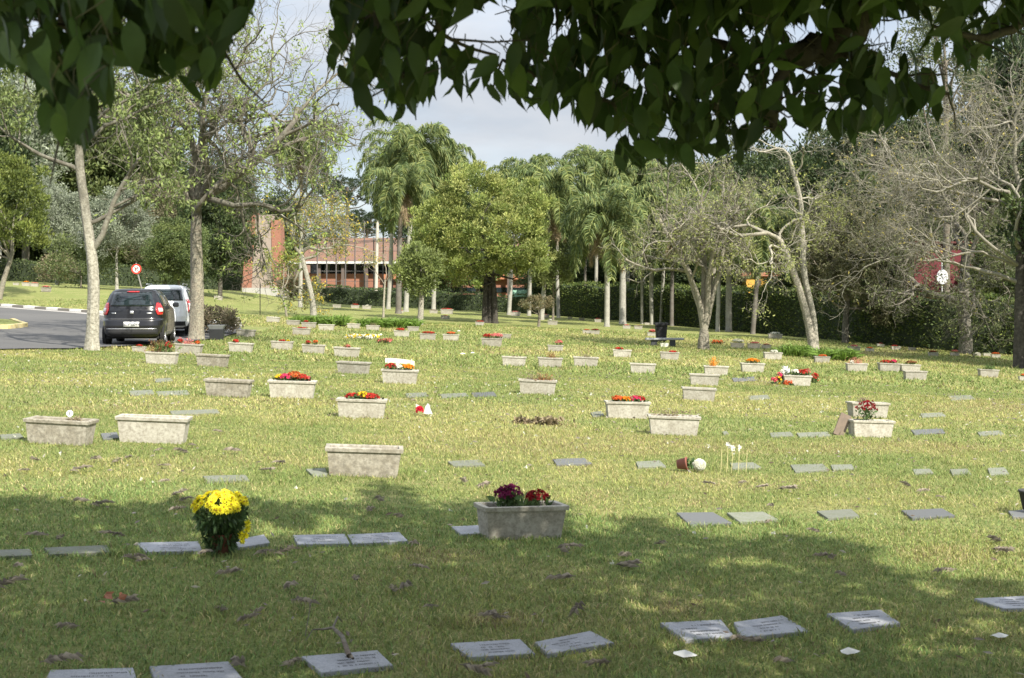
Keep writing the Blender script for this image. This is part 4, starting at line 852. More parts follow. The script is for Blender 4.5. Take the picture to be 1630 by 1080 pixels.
# white hatch/suv behind
P2 = arr(-11.05, 39.7, float(gz(-11.05, 39.7))+.05)
prof = [(.24, .74, .18, 3.95), (.30, .80, .06, 4.06), (.42, .845, .01, 4.12), (.60, .86, 0, 4.16), (.74, .865, .03, 4.15), (.86, .86, .07, 4.08), (.98, .85, .10, 3.95), (1.06, .83, .13, 3.7), (1.10, .81, .15, 3.2), (1.28, .76, .22, 2.85), (1.42, .70, .30, 2.6), (1.52, .63, .38, 2.4), (1.57, .55, .46, 2.2), (1.60, .40, .62, 2.0)]
t, S, patch, wrap = car('white car parked ahead of the black hatchback, mostly hidden by it', P2, R(9), M_wpaint, prof, 4.1, 6, None, None, False)
patch(1.10, 1.47, -.62, .62, .006, 'rear_window', M_glass, taper=.12, nx=16)
for sx in (-1, 1):
    wrap(.72, 1.14, math.pi*1.5+sx*.66, math.pi*1.5+sx*1.05, .014, 'tail_light', M_redl, shape=lambda u: (.35-.3*u if u < .3 else .26, .9)); wrap(.80, 1.02, math.pi*1.5+sx*.80, math.pi*1.5+sx*.95, .03, 'reversing_lamp', M_clear, nz=4)
    sd = 'right' if sx > 0 else 'left'; patch(1.11, 1.44, .55, 1.5, .005, 'side_window', M_glass, side=sd); patch(1.11, 1.44, 1.56, 2.7, .005, 'side_window', M_glass, side=sd, taper=.3)
patch(.30, .44, -.70, .70, .012, 'bumper_insert', M_trim, nx=18); wheels(t, .74, (.72, 3.3), .31, .21)
patch(.60, .73, -.2, .2, .014, 'number_plate', M_plate, nx=5, nz=3)
mb = MB(); mb.box((-.7, .3, .19), (.7, 3.8, .28)); part(mb, 'underside', M_rub, t, col=False)
for sx in (-1, 1): part(MB().tube([[sx*.56, .6, 1.60], [sx*.57, .7, 1.635], [sx*.57, 2.0, 1.635], [sx*.55, 2.15, 1.60]], .014, 6), 'roof_rail', M_rim, t, col=False)

# ------------------------------------------------------------------ traffic sign
t = thing('traffic_sign', 'round red and white no right turn sign on a leaning pole', 'traffic sign', pz(224, 62)); b = np.array(t.location); c = up(217, 428.5, 61.8)-b
mb = MB(); mb.tube([arr(.25, 0, -.1), c+arr(0, .03, 0), c+arr(-.02, .03, .3)], .035, 7, (.25, .24, .22)); part(mb, 'pole', M_matte, t)
Mq = Matrix.Rotation(R(90), 4, 'X'); r_ = .245
part(MB().lathe([(0, -.012), (r_, -.012), (r_, .012), (0, .012)], 32, (.62, .045, .03), M=Mq, at=c), 'sign_ring', M_plain, t)
part(MB().lathe([(0, .0125), (r_*.70, .0125), (r_*.70, .016), (0, .016)], 32, (.8, .79, .76), M=Mq, at=c), 'sign_face', M_plain, t)
mb = MB(); y = -.020
def flat(pts, col, yy=y): v = [[c[0]+a*r_, c[1]+yy, c[2]+b_*r_] for a, b_ in pts]; mb.add(v, [list(range(len(v)))], col)
flat([(-.25, -.5), (-.08, -.5), (-.08, .12), (-.25, .12)], (.02, .02, .02)); flat([(-.25, .12), (.2, .12), (.2, .28), (-.25, .28)], (.02, .02, .02)); flat([(.2, -.04), (.52, .2), (.2, .44)], (.02, .02, .02)); part(mb, 'arrow', M_plain, t)
mb = MB(); flat([(-.52, .45), (-.42, .55), (.55, -.45), (.45, -.55)], (.62, .045, .03), -.024); part(mb, 'slash', M_plain, t)
# ------------------------------------------------------------------ trees
def bez(P, n): return resample_s(P, n)
def resample_s(P, n):
    P = np.asarray(P, float)
    if len(P) < 3: return resample(P, n)
    t = np.linspace(0, len(P)-1, n); i = np.clip(t.astype(int), 0, len(P)-2); u = (t-i)[:, None]
    g = lambda k: P[np.clip(k, 0, len(P)-1)]
    a, b, c, d = g(i-1), g(i), g(i+1), g(i+2)
    return .5*((2*b)+(-a+c)*u+(2*a-5*b+4*c-d)*u*u+(-a+3*b-3*c+d)*u**3)
BK = dict(grey=(.27, .245, .20), lichen=(.34, .33, .26), dark=(.075, .065, .055), brown=(.20, .16, .12), pale=(.42, .40, .33), ivy=(.13, .15, .08))
def grow(mb, p, d, L_, r, lv, mx_, q, tips, col):
    n = (10 if lv == 0 else 6) if lv < mx_ else 4; P = [p]; dd = d.copy(); wg = q.get('w0', q['wig']) if lv == 0 else q['wig']
    for k in range(n):
        dd = nrm(dd+rng.normal(size=3)*wg+arr(0, 0, q['up'])); P.append(P[-1]+dd*L_/n)
    P = np.array(P); rr = np.linspace(r, r*(.5 if lv < mx_ else .35), len(P))
    mb.tube(P, rr, 8 if r > .06 else (5 if r > .02 else 3), np.asarray(col)*rng.uniform(.8, 1.2), cap=False)
    if lv >= mx_: tips.append((P, dd)); return
    kc = q['kids'][lv]
    for k in range(kc):
        u = .35+.65*(k+rng.random()*.8)/kc if lv else .45+.55*(k+rng.random()*.6)/kc; u = min(u, 1); x = u*(len(P)-1); i = min(int(x), len(P)-2); b = P[i]*(1-(x-i))+P[i+1]*(x-i)
        base = nrm(P[i+1]-P[i]); a = rng.random()*2*np.pi; s = nrm(np.cross(base, rng.normal(size=3))); sp = q['spread']*rng.uniform(.6, 1.3); nd = nrm(base*math.cos(sp)+s*math.sin(sp))
        if q.get('flat'): nd = nrm(nd*arr(1, 1, q['flat']))
        grow(mb, b, nd, L_*q['ratio']*rng.uniform(.7, 1.2), rr[i]*q['rr'], lv+1, mx_, q, tips, col)
def bare_tree(name, label, base, path, r0, limbs, q, bark, tcol, leaf=None, group=None, cat='tree', trunk_mat=None):
    """path: trunk points relative to base; limbs: list of (start frac, direction, length, radius)"""
    global rng; rng = np.random.default_rng(q.get('seed', 5)+len(label))
    t = thing(name, label, cat, base, 0, group); mb = MB(); P = resample_s(path, 14); rr = np.interp(np.linspace(0, 1, 44), [0, .06, .15, 1], [r0*1.5, r0*1.12, r0, r0*.62])
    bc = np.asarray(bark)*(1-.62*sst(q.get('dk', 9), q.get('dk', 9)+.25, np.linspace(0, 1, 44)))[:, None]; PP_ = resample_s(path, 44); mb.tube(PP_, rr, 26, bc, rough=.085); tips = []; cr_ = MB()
    for (u, d, l_, r) in limbs:
        x = u*13; i = min(int(x), 12); b = P[i]*(1-(x-i))+P[i+1]*(x-i); grow(cr_, b, nrm(np.array(d, float)), l_, r, 0, q['max'], q, tips, tcol)
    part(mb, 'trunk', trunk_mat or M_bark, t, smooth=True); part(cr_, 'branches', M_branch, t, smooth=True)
    if leaf:
        lf = MB(); n_, sz, col, droop, frac = leaf
        Q = []; D = []
        for (PP, dd) in tips:
            if rng.random() > frac: continue
            m = n_; u = rng.random(m)*(len(PP)-1); i = np.clip(u.astype(int), 0, len(PP)-2); f_ = (u-i)[:, None]
            Q.append(PP[i]*(1-f_)+PP[i+1]*f_+rng.normal(size=(m, 3))*sz*.5); D.append(rng.normal(size=(m, 3))+dd*.5+arr(0, 0, -droop))
        if Q:
            Q = np.concatenate(Q); D = np.concatenate(D); cm = np.array(col)[rng.integers(0, len(col), len(Q))]
            lf.leaves(Q, D, sz*rng.uniform(.7, 1.3, len(Q)), sz*.42, cm*rng.uniform(.6, 1.35, (len(Q), 1))); part(lf, 'foliage', M_leaf, t)
    return t
def crown_pts(c, rad, K, n, cr_, shell=.55, seed=None, low=-.7):
    """clumped points: K clump centres in the ellipsoid, n leaves around each"""
    d = nrm(rng.normal(size=(K*3, 3))); d = d[d[:, 2] > low][:K]; K = len(d); r = (shell+(1-shell)*rng.random((K, 1))**.6)
    cc = d*r*rad*(1+.18*np.sin(d[:, :1]*5+c[0])*np.cos(d[:, 2:]*4)); cs = cr_*rng.uniform(.6, 1.35, (K, 1, 1))
    o = nrm(rng.normal(size=(K, n, 3))); P = o*cs*rng.uniform(.35, 1, (K, n, 1))*arr(1, 1, .75)+cc[:, None]
    return cc+c, (P+c).reshape(-1, 3), o.reshape(-1, 3), np.repeat(np.arange(K), n)
def leafy_tree(name, label, base, H, c, rad, K, n, cr_, leaf, cols, r0, bark=(.2, .17, .13), trunk=None, group=None, up_=.5, low=-.7, limbs=14, cat='tree', bm=None, lmat=None, shell=.5, stems=None):
    t = thing(name, label, cat, base, 0, group); c = np.array(c, float); rad = np.array(rad, float)
    cc, P, o, ki = crown_pts(c, rad, K, n, cr_, shell, low=low)
    tone = rng.uniform(.72, 1.3, len(cc))[ki][:, None]; pick = rng.integers(0, len(cols), len(cc))[ki]; mixc = np.where((rng.random(len(P)) < .75)[:, None], np.array(cols)[pick], np.array(cols)[rng.integers(0, len(cols), len(P))])
    lf = MB(); lf.leaves(P, o+rng.normal(size=P.shape)*.5+arr(0, 0, up_), leaf*rng.uniform(.65, 1.35, len(P)), leaf*.5, mixc*tone*rng.uniform(.75, 1.25, (len(P), 1))); part(lf, 'crown', lmat or M_leaf, t)
    mb = MB(); top = c-arr(0, 0, rad[2]*.35)
    for st in (stems or [None]):
        path = trunk if (trunk is not None and st is None) else ([arr(*st, -.1), arr(st[0]*.8, st[1]*.8, top[2]*.5), top] if st else [arr(0, 0, -.15), top*.5+arr(.05, 0, 0), top]); TP = resample_s(path, 10); mb.tube(TP, np.interp(np.linspace(0, 1, 10), [0, .1, 1], [r0*1.35, r0, r0*.45]), 10, bark)
    for k in range(min(limbs, len(cc))):
        e = cc[k]; a = TP[rng.integers(5, 10)]; m = (a+e)/2+rng.normal(size=3)*.12*rad; mb.tube(resample_s([a, m, e], 6), np.linspace(r0*.4, r0*.08, 6), 5, bark, cap=False)
    part(mb, 'trunk', bm or M_bark, t, smooth=True); return t

# --- queen palms
def palm_crown(seed, nf=17, Lf=3.0, dead=4):
    r_ = np.random.default_rng(seed); lf = MB(); rc = MB(); dd_ = MB()
    for k in range(nf+dead):
        isd = k >= nf; az = k*2.4+r_.normal()*.2; el = (R(86)-R(112)*((k+.5)/nf)**1.0) if not isd else R(-62); L_ = Lf*r_.uniform(.8, 1.1)*(1 if not isd else .7); sag = r_.uniform(1.9, 2.6) if not isd else .3
        n = 14; P = [arr(0, 0, 0)]; e = el
        for i in range(n): e = max(e-sag/n*(.5+1.3*i/n), R(-86)); P.append(P[-1]+L_/n*arr(math.cos(e)*math.cos(az), math.cos(e)*math.sin(az), math.sin(e)))
        P = np.array(P); col = (.30, .33, .10) if not isd else (.34, .24, .13); (dd_ if isd else rc).tube(P, np.linspace(.035, .008, n+1), 4, col, cap=False)
        m = 110; u = np.linspace(.10, 1, m); Q = np.stack([np.interp(u*n, np.arange(n+1), P[:, j]) for j in range(3)], 1); T = nrm(np.stack([np.interp(u*n, np.arange(n+1), np.gradient(P[:, j])) for j in range(3)], 1))
        Sd = nrm(np.cross(T, arr(0, 0, 1)+T*0)+1e-6); Up = np.cross(Sd, T)
        for sg in (-1, 1):
            ang = r_.uniform(-.9, .9, m); D = nrm(T*.55+Sd*sg*np.cos(ang)[:, None]+Up*np.sin(ang)[:, None]*.7)
            ll = .70*np.interp(u, [0, .2, .7, 1], [.6, 1, .85, .35])*r_.uniform(.8, 1.15, m)
            # two piece drooping leaflet
            mid = Q+D*ll[:, None]*.5; D2 = nrm(D+arr(0, 0, -1.25)); tip = mid+D2*ll[:, None]*.55; w = nrm(np.cross(D, r_.normal(size=(m, 3))))*(.024 if not isd else .012)
            base_c = np.array([(.15, .20, .065), (.23, .26, .085), (.10, .145, .055)])[r_.integers(0, 3, m)] if not isd else np.array([(.32, .25, .15)]*m); c_ = base_c*r_.uniform(.7, 1.35, (m, 1))
            v = np.stack([Q-w*.5, Q+w*.5, mid+w, mid-w, tip], 1).reshape(-1, 3); i5 = np.arange(m)[:, None]*5; tgt = dd_ if isd else lf; n0 = tgt.n; tgt.add(v, i5+np.array([[0, 1, 2, 3]]), np.repeat(c_, 5, 0)); tgt.f.append(i5+np.array([[3, 2, 4]])+n0)
    lf.merge(rc)
    return lf, dd_
PCR = []
for s in (3, 8, 15):
    a, b = palm_crown(s, nf=21+s % 5, Lf=3.1); o1 = a.build('fronds', M_leaf); o2 = b.build('dead_fronds', M_leaf); C.collection.objects.unlink(o1); C.collection.objects.unlink(o2); PCR.append((o1, o2))
def palm(px, by, Z, topy, r, label, lean=0, sc=1.0, v=0, dark=False, bulge=False):
    P = pz(px, Z) if by is None else at(px, by)
    Z = P[1]; H = (HY-topy)/F*Z+CAMZ-P[2]
    t = thing('queen_palm', label, 'palm tree', P, 0, 'queen palms'); lx = lean/F*Z
    path = [arr(0, 0, -.1), arr(lx*.35+rng.normal()*.03, 0, H*.4), arr(lx*.75, 0, H*.75), arr(lx, 0, H)]
    TP = resample_s(path, 26); h = np.linspace(0, 1, 26); rr = r*np.interp(h, [0, .04, .3, .38, .9, 1], [1.45, 1.1, 1.0, 1.12 if bulge else .95, .72, .9]); rr = rr*(1+.03*np.sin(np.arange(26)*2.1))
    col = np.where((h < .62)[:, None], arr(.40, .39, .34) if not dark else arr(.12, .105, .09), arr(.25, .20, .14))
    mb = MB().tube(TP, rr, 12, col); part(mb, 'trunk', M_palmbark, t, smooth=True)
    cs = MB()   # old leaf bases under the crown
    for k in range(16):
        a = k*2.4; d = arr(math.cos(a), math.sin(a), 1.6); p = TP[-1]+arr(0, 0, -.5+.05*k*.6); cs.tube([p, p+d*.12+arr(0, 0, .1), p+d*.22], [.05, .035, .015], 4, (.27, .20, .12))
    part(cs, 'leaf_bases', M_bark, t, smooth=True)
    for o in PCR[v]:
        c = o.copy(); c.parent = t; C.collection.objects.link(c); c.location = TP[-1]; c.rotation_euler = (0, 0, rng.random()*6.28); c.scale = (sc,)*3
    return t
PALMS = [
 (634, None, 78, 300, .17, 'tall palm with dark trunk left of the big round tree', 4, 1.15, 0, True),
 (646, None, 86, 238, .16, 'tallest palm, its crown highest left of centre', 14, 1.45, 2, False),
 (690, None, 90, 262, .15, 'tall palm whose crown rises behind the round tree', 4, 1.4, 1, False),
 (618, None, 92, 262, .14, 'tall palm at the left of the tall palm group', 10, 1.25, 1, False),
 (810, None, 90, 300, .14, 'palm behind the round tree on its right side', 14, 1.2, 0, False),
 (842, None, 90, 288, .13, 'palm right behind the clipped round tree', 6, 1.35, 2, False),
 (862, None, 80, 305, .14, 'palm with drooping crown between round tree and palm row', 18, 1.3, 1, False),
 (889, 506, 0, 345, .12, 'slim white palm trunk at the left start of the hedge', -3, 1.0, 0, False),
 (930, 505, 0, 340, .10, 'slender grey palm with its dark trunk at the hedge', 4, 1.25, 1, True),
 (966, 520, 0, 352, .145, 'grey palm trunk with a dark knot hole', -1, 1.25, 2, False),
 (991, 516, 0, 340, .20, 'thickest pale palm trunk flaring at its foot', 6, 1.35, 0, False),
 (1022, 516, 0, 335, .085, 'very slim white palm trunk by the bin', -3, 1.2, 1, False),
 (1038, 517, 0, 358, .13, 'palm with a bulge halfway up its white trunk', 2, 1.15, 2, False, True),
 (1052, 516, 0, 350, .11, 'whitest palm trunk right behind the bin', 7, 1.2, 0, False),
 (1069, 519, 0, 345, .12, 'palm trunk wrapped in creepers right of the bin', 3, 1.2, 1, True),
 (1160, 528, 0, 355, .17, 'pale thick palm trunk right of the forked grey tree', 2, 1.2, 2, False),
 (1142, 528, 0, 345, .11, 'thin palm trunk half behind the forked grey tree', 4, 1.1, 0, False),
 (1198, 532, 0, 360, .12, 'dark palm leaning to the right before the hedge', 14, 1.15, 1, True),
 (478, None, 84, 232, .13, 'solitary palm rising behind the lichen covered tree', 2, 1.2, 2, False),
 (948, None, 96, 275, .13, 'tall soft palm crown behind the palm row', 4, 1.45, 0, False),
 (1000, None, 100, 285, .13, 'far palm crown at the back of the palm row', 0, 1.35, 1, False),
 (1075, None, 98, 300, .13, 'far palm crown above the bin', 0, 1.3, 2, False),
]
for a in PALMS: palm(a[0], a[1], a[2], a[3], a[4], a[5], a[6], a[7], a[8], a[9], len(a) > 10)

# --- central round tree
G1 = [(.27, .31, .085), (.22, .265, .07), (.33, .35, .11), (.16, .21, .055)]
P = at(779, 514); Zc = P[1]; s = Zc/F
leafy_tree('round_tree', 'large round yellow green tree in the middle of the cemetery', P, 8, (-.05, 0, 4.95), (3.7, 3.6, 3.25), 520, 105, .38, .15, G1, .17, bark=(.035, .03, .025), low=-.85, up_=.9, stems=[(-.25, 0), (.05, .1), (.3, -.05)], bm=M_darkbark, shell=.6)
leafy_tree('low_round_tree', 'darker low tree with a pale flared trunk touching the left of the round tree', at(668, 517), 6, (.05, 0, 2.55), (1.0, 1.0, 1.25), 90, 80, .34, .15, [(.17, .21, .07), (.22, .26, .08)], .16, bark=(.36, .33, .27), low=-.9, up_=.6, shell=.5)
# right lower lobe of the tree at px 880
leafy_tree('small_leafy_tree', 'lighter leafy tree merging with the right side of the round tree', pz(880, 80), 6, (0, 0, 3.3), (1.3, 1.2, 1.5), 70, 80, .45, .16, [(.21, .24, .08), (.16, .2, .06)], .09, up_=.2)

# --- clipped tree, shrubs
leafy_tree('clipped_tree', 'small clipped tree with an olive round head', at(857, 520), 2, (0, 0, 1.15), (.75, .7, .42), 40, 60, .2, .09, [(.13, .13, .06), (.18, .15, .08)], .09, limbs=8)
for (px, Z, r, h, cols, lb) in ((465, 96, .9, 1.7, [(.14, .14, .06), (.25, .17, .1)], 'rust tinged shrub beside the brick tower'), (345, 43, .8, .75, [(.17, .16, .09), (.22, .18, .12)], 'twiggy brownish shrub behind the dark square pot'), (93, 86, 1.3, 1.9, [(.28, .24, .15), (.2, .2, .1)], 'brownish shrub on the bank before the mint wall'), (128, 74, 2.2, 2.6, [(.10, .13, .05), (.14, .17, .06)], 'dark green bushy tree on the bank casting a shadow')):
    leafy_tree('shrub', lb, pz(px, Z), 2, (0, 0, h*.62), (r, r*.9, h*.5), 60, 60, r*.3, .10 if Z < 60 else .16, cols, .05, limbs=10, cat='shrub', low=-1)
def strap_clump(px, py, w, n, lb, hgt=.6):
    P = at(px, py); t = MB(); m = n
    for k in range(3):
        x = rng.uniform(-w, w, m); y = rng.uniform(-.6, .5, m)*min(w, 1); B = np.stack([x, y, np.zeros(m)], 1); d = nrm(np.stack([rng.normal(size=m)*.6, rng.normal(size=m)*.6, np.ones(m)], 1)); l_ = hgt*rng.uniform(.6, 1.1, m)
        mid = B+d*l_[:, None]*.6; tip = mid+nrm(d*arr(1.6, 1.6, .1))*l_[:, None]*.45; S = nrm(np.cross(d, rng.normal(size=(m, 3))))*.022; c = arr(.17, .27, .05)*rng.uniform(.55, 1.35, (m, 1))
        v = np.stack([B-S*.6, B+S*.6, mid+S, mid-S, tip], 1).reshape(-1, 3); i5 = np.arange(m)[:, None]*5; n0 = t.n; t.add(v, i5+np.array([[0, 1, 2, 3]]), np.repeat(c, 5, 0)); t.f.append(i5+np.array([[3, 2, 4]])+n0)
    o = t.build('strap_leaf_plant', M_leaf); o.location = P; tag(o, lb, 'plant', 'clumps of strap leaved lilies')
strap_clump(510, 517, 1.15, 420, 'bright green strap leaf bed behind the plain planters, left one'); strap_clump(622, 521, 1.25, 420, 'bright green strap leaf bed left of the round tree, right one')
strap_clump(1266, 567, .5, 160, 'strap leaf clump left of the crossed trunks'); strap_clump(1328, 573, .65, 210, 'strap leaf clump right of the crossed trunks'); strap_clump(1385, 546, .5, 120, 'shaded strap leaf clump before the hedge', .7)

# --- forked lichen tree (left)
q1 = dict(dk=.55, wig=.36, w0=.26, up=.03, kids=[6, 6, 5, 4], spread=.75, ratio=.62, rr=.62, max=4)
P = at(312, 541); 
T2 = bare_tree('lichen_tree', 'big twisted tree with lichen covered trunk forking above the cars', P, [arr(0, 0, -.1), arr(.04, 0, 1.6), arr(.0, 0, 3.3), arr(.02, .05, 4.3)], .215,
 [(1, (.7, .1, .85), 4.6, .16), (1, (-.55, .1, .95), 4.4, .15), (.97, (.1, .4, 1), 4.6, .14), (.85, (1, -.3, .12), 3.4, .09), (.9, (-1, -.2, .4), 3.6, .1), (.98, (.4, -.5, .95), 4.2, .12), (.95, (.9, .2, .8), 3.8, .1)], q1, (.30, .265, .20), (.13, .115, .09),
 leaf=(12, .13, [(.26, .34, .09), (.2, .27, .07), (.30, .36, .11)], .4, .15))
# --- slim leafy trunk (far left)
q2 = dict(dk=.42, wig=.28, w0=.14, up=.05, kids=[4, 4, 4], spread=.8, ratio=.62, rr=.6, max=3)
P = at(146, 557)
bare_tree('slim_lichen_tree', 'slim pale trunked tree with hanging leaves left of the black car', P, [arr(0, 0, -.1), arr(.05, 0, 1.4), arr(.0, 0, 2.25), arr(-.15, 0, 3.3), arr(-.3, 0, 4.6), arr(-.3, .1, 5.6)], .14,
 [(.42, (.5, 0, 1), 2.6, .08), (.55, (.9, .2, .4), 2.3, .06), (.75, (-.8, 0, .5), 2.4, .06), (.85, (.7, .2, .6), 2.7, .06), (1, (.2, 0, 1), 2.4, .07), (1, (-.7, .2, .6), 2.4, .06), (.9, (.9, -.2, .3), 2.4, .05)], q2, (.36, .34, .28), (.12, .11, .085),
 leaf=(24, .12, [(.17, .22, .07), (.22, .26, .09), (.12, .16, .05)], 1.3, .95), trunk_mat=M_palebark)
# --- twiggy tree with yellow sprigs beside the tower
P = at(499, 505)
bare_tree('leaning_twiggy_tree', 'leaning pale tree with a tangled twiggy crown beside the brick tower', P, [arr(0, 0, -.1), arr(-.05, 0, .8), arr(-.3, 0, 1.9), arr(-.6, 0, 3.1)], .16,
 [(1, (-.9, .1, .7), 2.6, .09), (1, (.5, .2, 1), 2.8, .09), (.8, (-1, -.1, .5), 2.3, .07), (.9, (.9, .1, .5), 2.2, .07), (1, (-.2, .3, 1), 3.0, .08)], dict(wig=.32, up=.03, kids=[5, 5, 6, 3], spread=.8, ratio=.62, rr=.6, max=4), (.38, .36, .30), (.30, .28, .21), leaf=(6, .14, [(.17, .2, .07), (.22, .24, .09), (.55, .42, .05)], .2, .35))
P = at(457, 505)
bare_tree('young_tree', 'young thin tree with sparse yellow green leaves before the brick tower', P, [arr(0, 0, -.1), arr(-.15, 0, .7), arr(-.35, 0, 1.3)], .055,
 [(1, (-.8, 0, .9), 1.5, .035), (.7, (.5, 0, 1), 1.7, .035), (.9, (.2, .3, 1), 1.5, .03)], dict(wig=.2, up=.08, kids=[4, 4], spread=.6, ratio=.6, rr=.6, max=2), (.28, .25, .18), (.25, .22, .16), leaf=(26, .13, [(.27, .33, .07), (.2, .26, .06), (.4, .38, .08)], .4, .9))
P = at(610, 506)
bare_tree('bare_sapling', 'bare pale sapling between the strap leaf beds', P, [arr(0, 0, -.1), arr(.05, 0, 1.2), arr(.1, 0, 2)], .06, [(1, (.3, 0, 1), 1.6, .03), (.8, (-.7, 0, .8), 1.4, .025), (.9, (.9, 0, .6), 1.4, .025)], dict(wig=.2, up=.05, kids=[4, 4], spread=.6, ratio=.6, rr=.6, max=2), (.42, .38, .3), (.34, .28, .22))
# --- right of centre, multi stem bare tree
P = at(1120, 556)
q3 = dict(wig=.33, up=.02, kids=[5, 5, 5, 4], spread=.8, ratio=.62, rr=.6, max=4)
bare_tree('forked_bare_tree', 'grey many stemmed bare tree right of the bench', P, [arr(0, 0, -.1), arr(0, 0, .35), arr(.02, 0, .75)], .24,
 [(.8, (-.10, 0, 1), 4.9, .14), (.85, (.06, .05, 1), 5.2, .14), (.85, (.17, -.05, 1), 4.8, .13), (.85, (-.02, .12, 1), 4.9, .11), (.8, (.42, .05, 1), 4.6, .11), (.8, (-.2, -.05, 1), 4.3, .10)], dict(q3, wig=.3, w0=.09, spread=.85, ratio=.50, up=.03), (.26, .23, .18), (.25, .225, .175), leaf=(4, .12, [(.2, .23, .08), (.26, .27, .1)], .2, .3))
# --- crossed trunks
P = at(1296, 566)
bare_tree('crossed_trunk_tree', 'pale tree of two crossing trunks, one leaning left, one tall and wavy', P, [arr(0, 0, -.1), arr(-.15, .1, 1.0), arr(-.48, .1, 2.3), arr(-.95, .1, 3.6), arr(-1.25, .1, 4.3)], .15,
 [(1, (-1, 0, .5), 3.0, .09), (.95, (-.8, .3, .9), 2.8, .08), (.8, (-.7, -.4, .4), 2.6, .06), (1, (.1, .2, 1), 2.4, .06)], q3, (.40, .36, .29), (.36, .33, .26), leaf=(5, .12, [(.25, .28, .09), (.3, .32, .1)], .2, .35), group='crossing pale trunks')
bare_tree('wavy_trunk_tree', 'tall wavy pale trunk crossing behind the leaning one', P+arr(.12, .25, 0), [arr(0, 0, -.1), arr(-.1, 0, 1.4), arr(-.42, 0, 3.0), arr(-.5, 0, 4.6), arr(-.58, 0, 5.8), arr(-.95, 0, 7.2)], .12,
 [(.97, (-.5, 0, 1), 1.9, .06), (.8, (.9, 0, .6), 1.5, .04), (.7, (-.8, .2, .7), 1.3, .035), (.9, (.7, .1, 1), 1.7, .04), (.55, (.9, .2, .5), 1.2, .03)], dict(q3, kids=[4, 4, 4], max=3), (.42, .39, .32), (.38, .35, .28), group='crossing pale trunks')
# --- olive dark tree right, thick rough trunk, right edge tree
P = at(1346, 546)
bare_tree('olive_tree', 'brown green tree with dense drooping twigs before the hedge', P, [arr(0, 0, -.1), arr(.0, 0, 1.0), arr(.1, 0, 2.0)], .17, [(1, (.7, 0, .8), 2.8, .09), (1, (-.7, .1, .8), 2.8, .09), (.9, (.2, -.3, 1), 3.2, .09), (1, (-.2, .3, 1), 3.2, .08), (.8, (-1, 0, .3), 2.2, .06), (.8, (1, 0, .4), 2.2, .06)], q3, (.09, .08, .065), (.24, .20, .15), leaf=(15, .13, [(.12, .13, .055), (.17, .16, .08)], .4, .85))
P = at(1537, 563)
bare_tree('rough_trunk_tree', 'thick rough trunked tree with a dark side limb before the right hedge', P, [arr(0, 0, -.15), arr(.0, 0, 1.0), arr(-.1, 0, 2.2), arr(-.05, 0, 3.2), arr(0, 0, 4.4)], .27,
 [(.45, (-1, .1, .95), 3.0, .17), (.85, (.8, .2, .8), 3.6, .12), (1, (-.3, .1, 1), 3.8, .14), (1, (.5, -.2, 1), 3.4, .12), (.7, (.9, -.2, .3), 3.0, .09), (.8, (-.8, -.4, .6), 3.2, .1)], q1, (.17, .155, .13), (.13, .115, .09), leaf=(8, .15, [(.10, .12, .045), (.14, .16, .06)], .2, .25))
P = at(1622, 586)
bare_tree('edge_tree', 'tall dark trunk at the right edge with a huge tangle of pale bare branches', P, [arr(0, 0, -.15), arr(.03, 0, 2), arr(.05, 0, 4), arr(.1, 0, 6)], .19,
 [(.5, (-1, 0, .5), 4.4, .075), (.6, (-.9, .3, .7), 4.6, .075), (.7, (-.9, -.2, .8), 4.6, .08), (.85, (-.8, -.2, 1), 4.4, .08), (1, (-.4, .1, 1), 4.2, .09), (1, (.6, 0, 1), 3.4, .08), (.6, (-.7, -.5, .4), 3.8, .06), (.9, (-1, .3, .6), 4.8, .08), (.75, (.9, .2, .6), 3.2, .08)], dict(q1, kids=[7, 6, 5, 4]), (.05, .045, .04), (.27, .25, .20), leaf=(3, .12, [(.42, .35, .09), (.2, .2, .09), (.2, .19, .1), (.17, .18, .08)], .1, .16), trunk_mat=M_darkbark)
# --- thuja like tree at the left edge
t = leafy_tree('conical_evergreen', 'yellow green feathery evergreen at the left edge beyond the road', pz(4, 62), 6, (.15, 0, 4.15), (2.1, 2.0, 3.2), 240, 60, .42, .17, [(.13, .165, .035), (.17, .20, .045), (.09, .12, .03)], .14, trunk=[arr(-.2, 0, -.1), arr(.1, 0, 1.1), arr(.5, 0, 2.4), arr(.2, 0, 3.2)], bark=(.30, .27, .21), up_=1.2, low=-.5, shell=.6)
# --- woodland backdrop, each tree its own thing
DG = [(.055, .085, .030), (.085, .115, .04), (.045, .07, .028)]; MG = [(.12, .16, .055), (.165, .20, .065), (.09, .125, .045)]; SG = [(.24, .27, .19), (.30, .33, .25), (.17, .20, .13)]; OG = [(.18, .165, .095), (.24, .21, .13), (.13, .13, .065)]
def proto(nm, cols, K, n, rad, cz, leaf, cr_, r0, bark, low=-.7): 
    t = leafy_tree(nm, 'x', (0, 0, 0), 0, (0, 0, cz), rad, K, n, cr_, leaf, cols, r0, bark=bark, low=low, shell=.35); return t
DG, MG, OG = [[tuple(.97*c for c in q) for q in k] for k in (DG, MG, OG)]
pr = dict(dark=proto('dark_tree', DG, 300, 115, (3.2, 3.0, 4.0), 5.4, .21, .72, .2, (.06, .05, .04), -1), mid=proto('green_tree', MG, 290, 110, (3.3, 3.1, 3.6), 5.0, .20, .70, .18, (.15, .13, .1), -1),
          silver=proto('silvery_tree', SG, 200, 100, (2.6, 2.4, 3.2), 5.2, .18, .6, .13, (.5, .48, .42)), olive=proto('brownish_tree', OG, 230, 110, (3.0, 2.8, 3.4), 4.7, .15, .66, .14, (.2, .16, .12), -1))
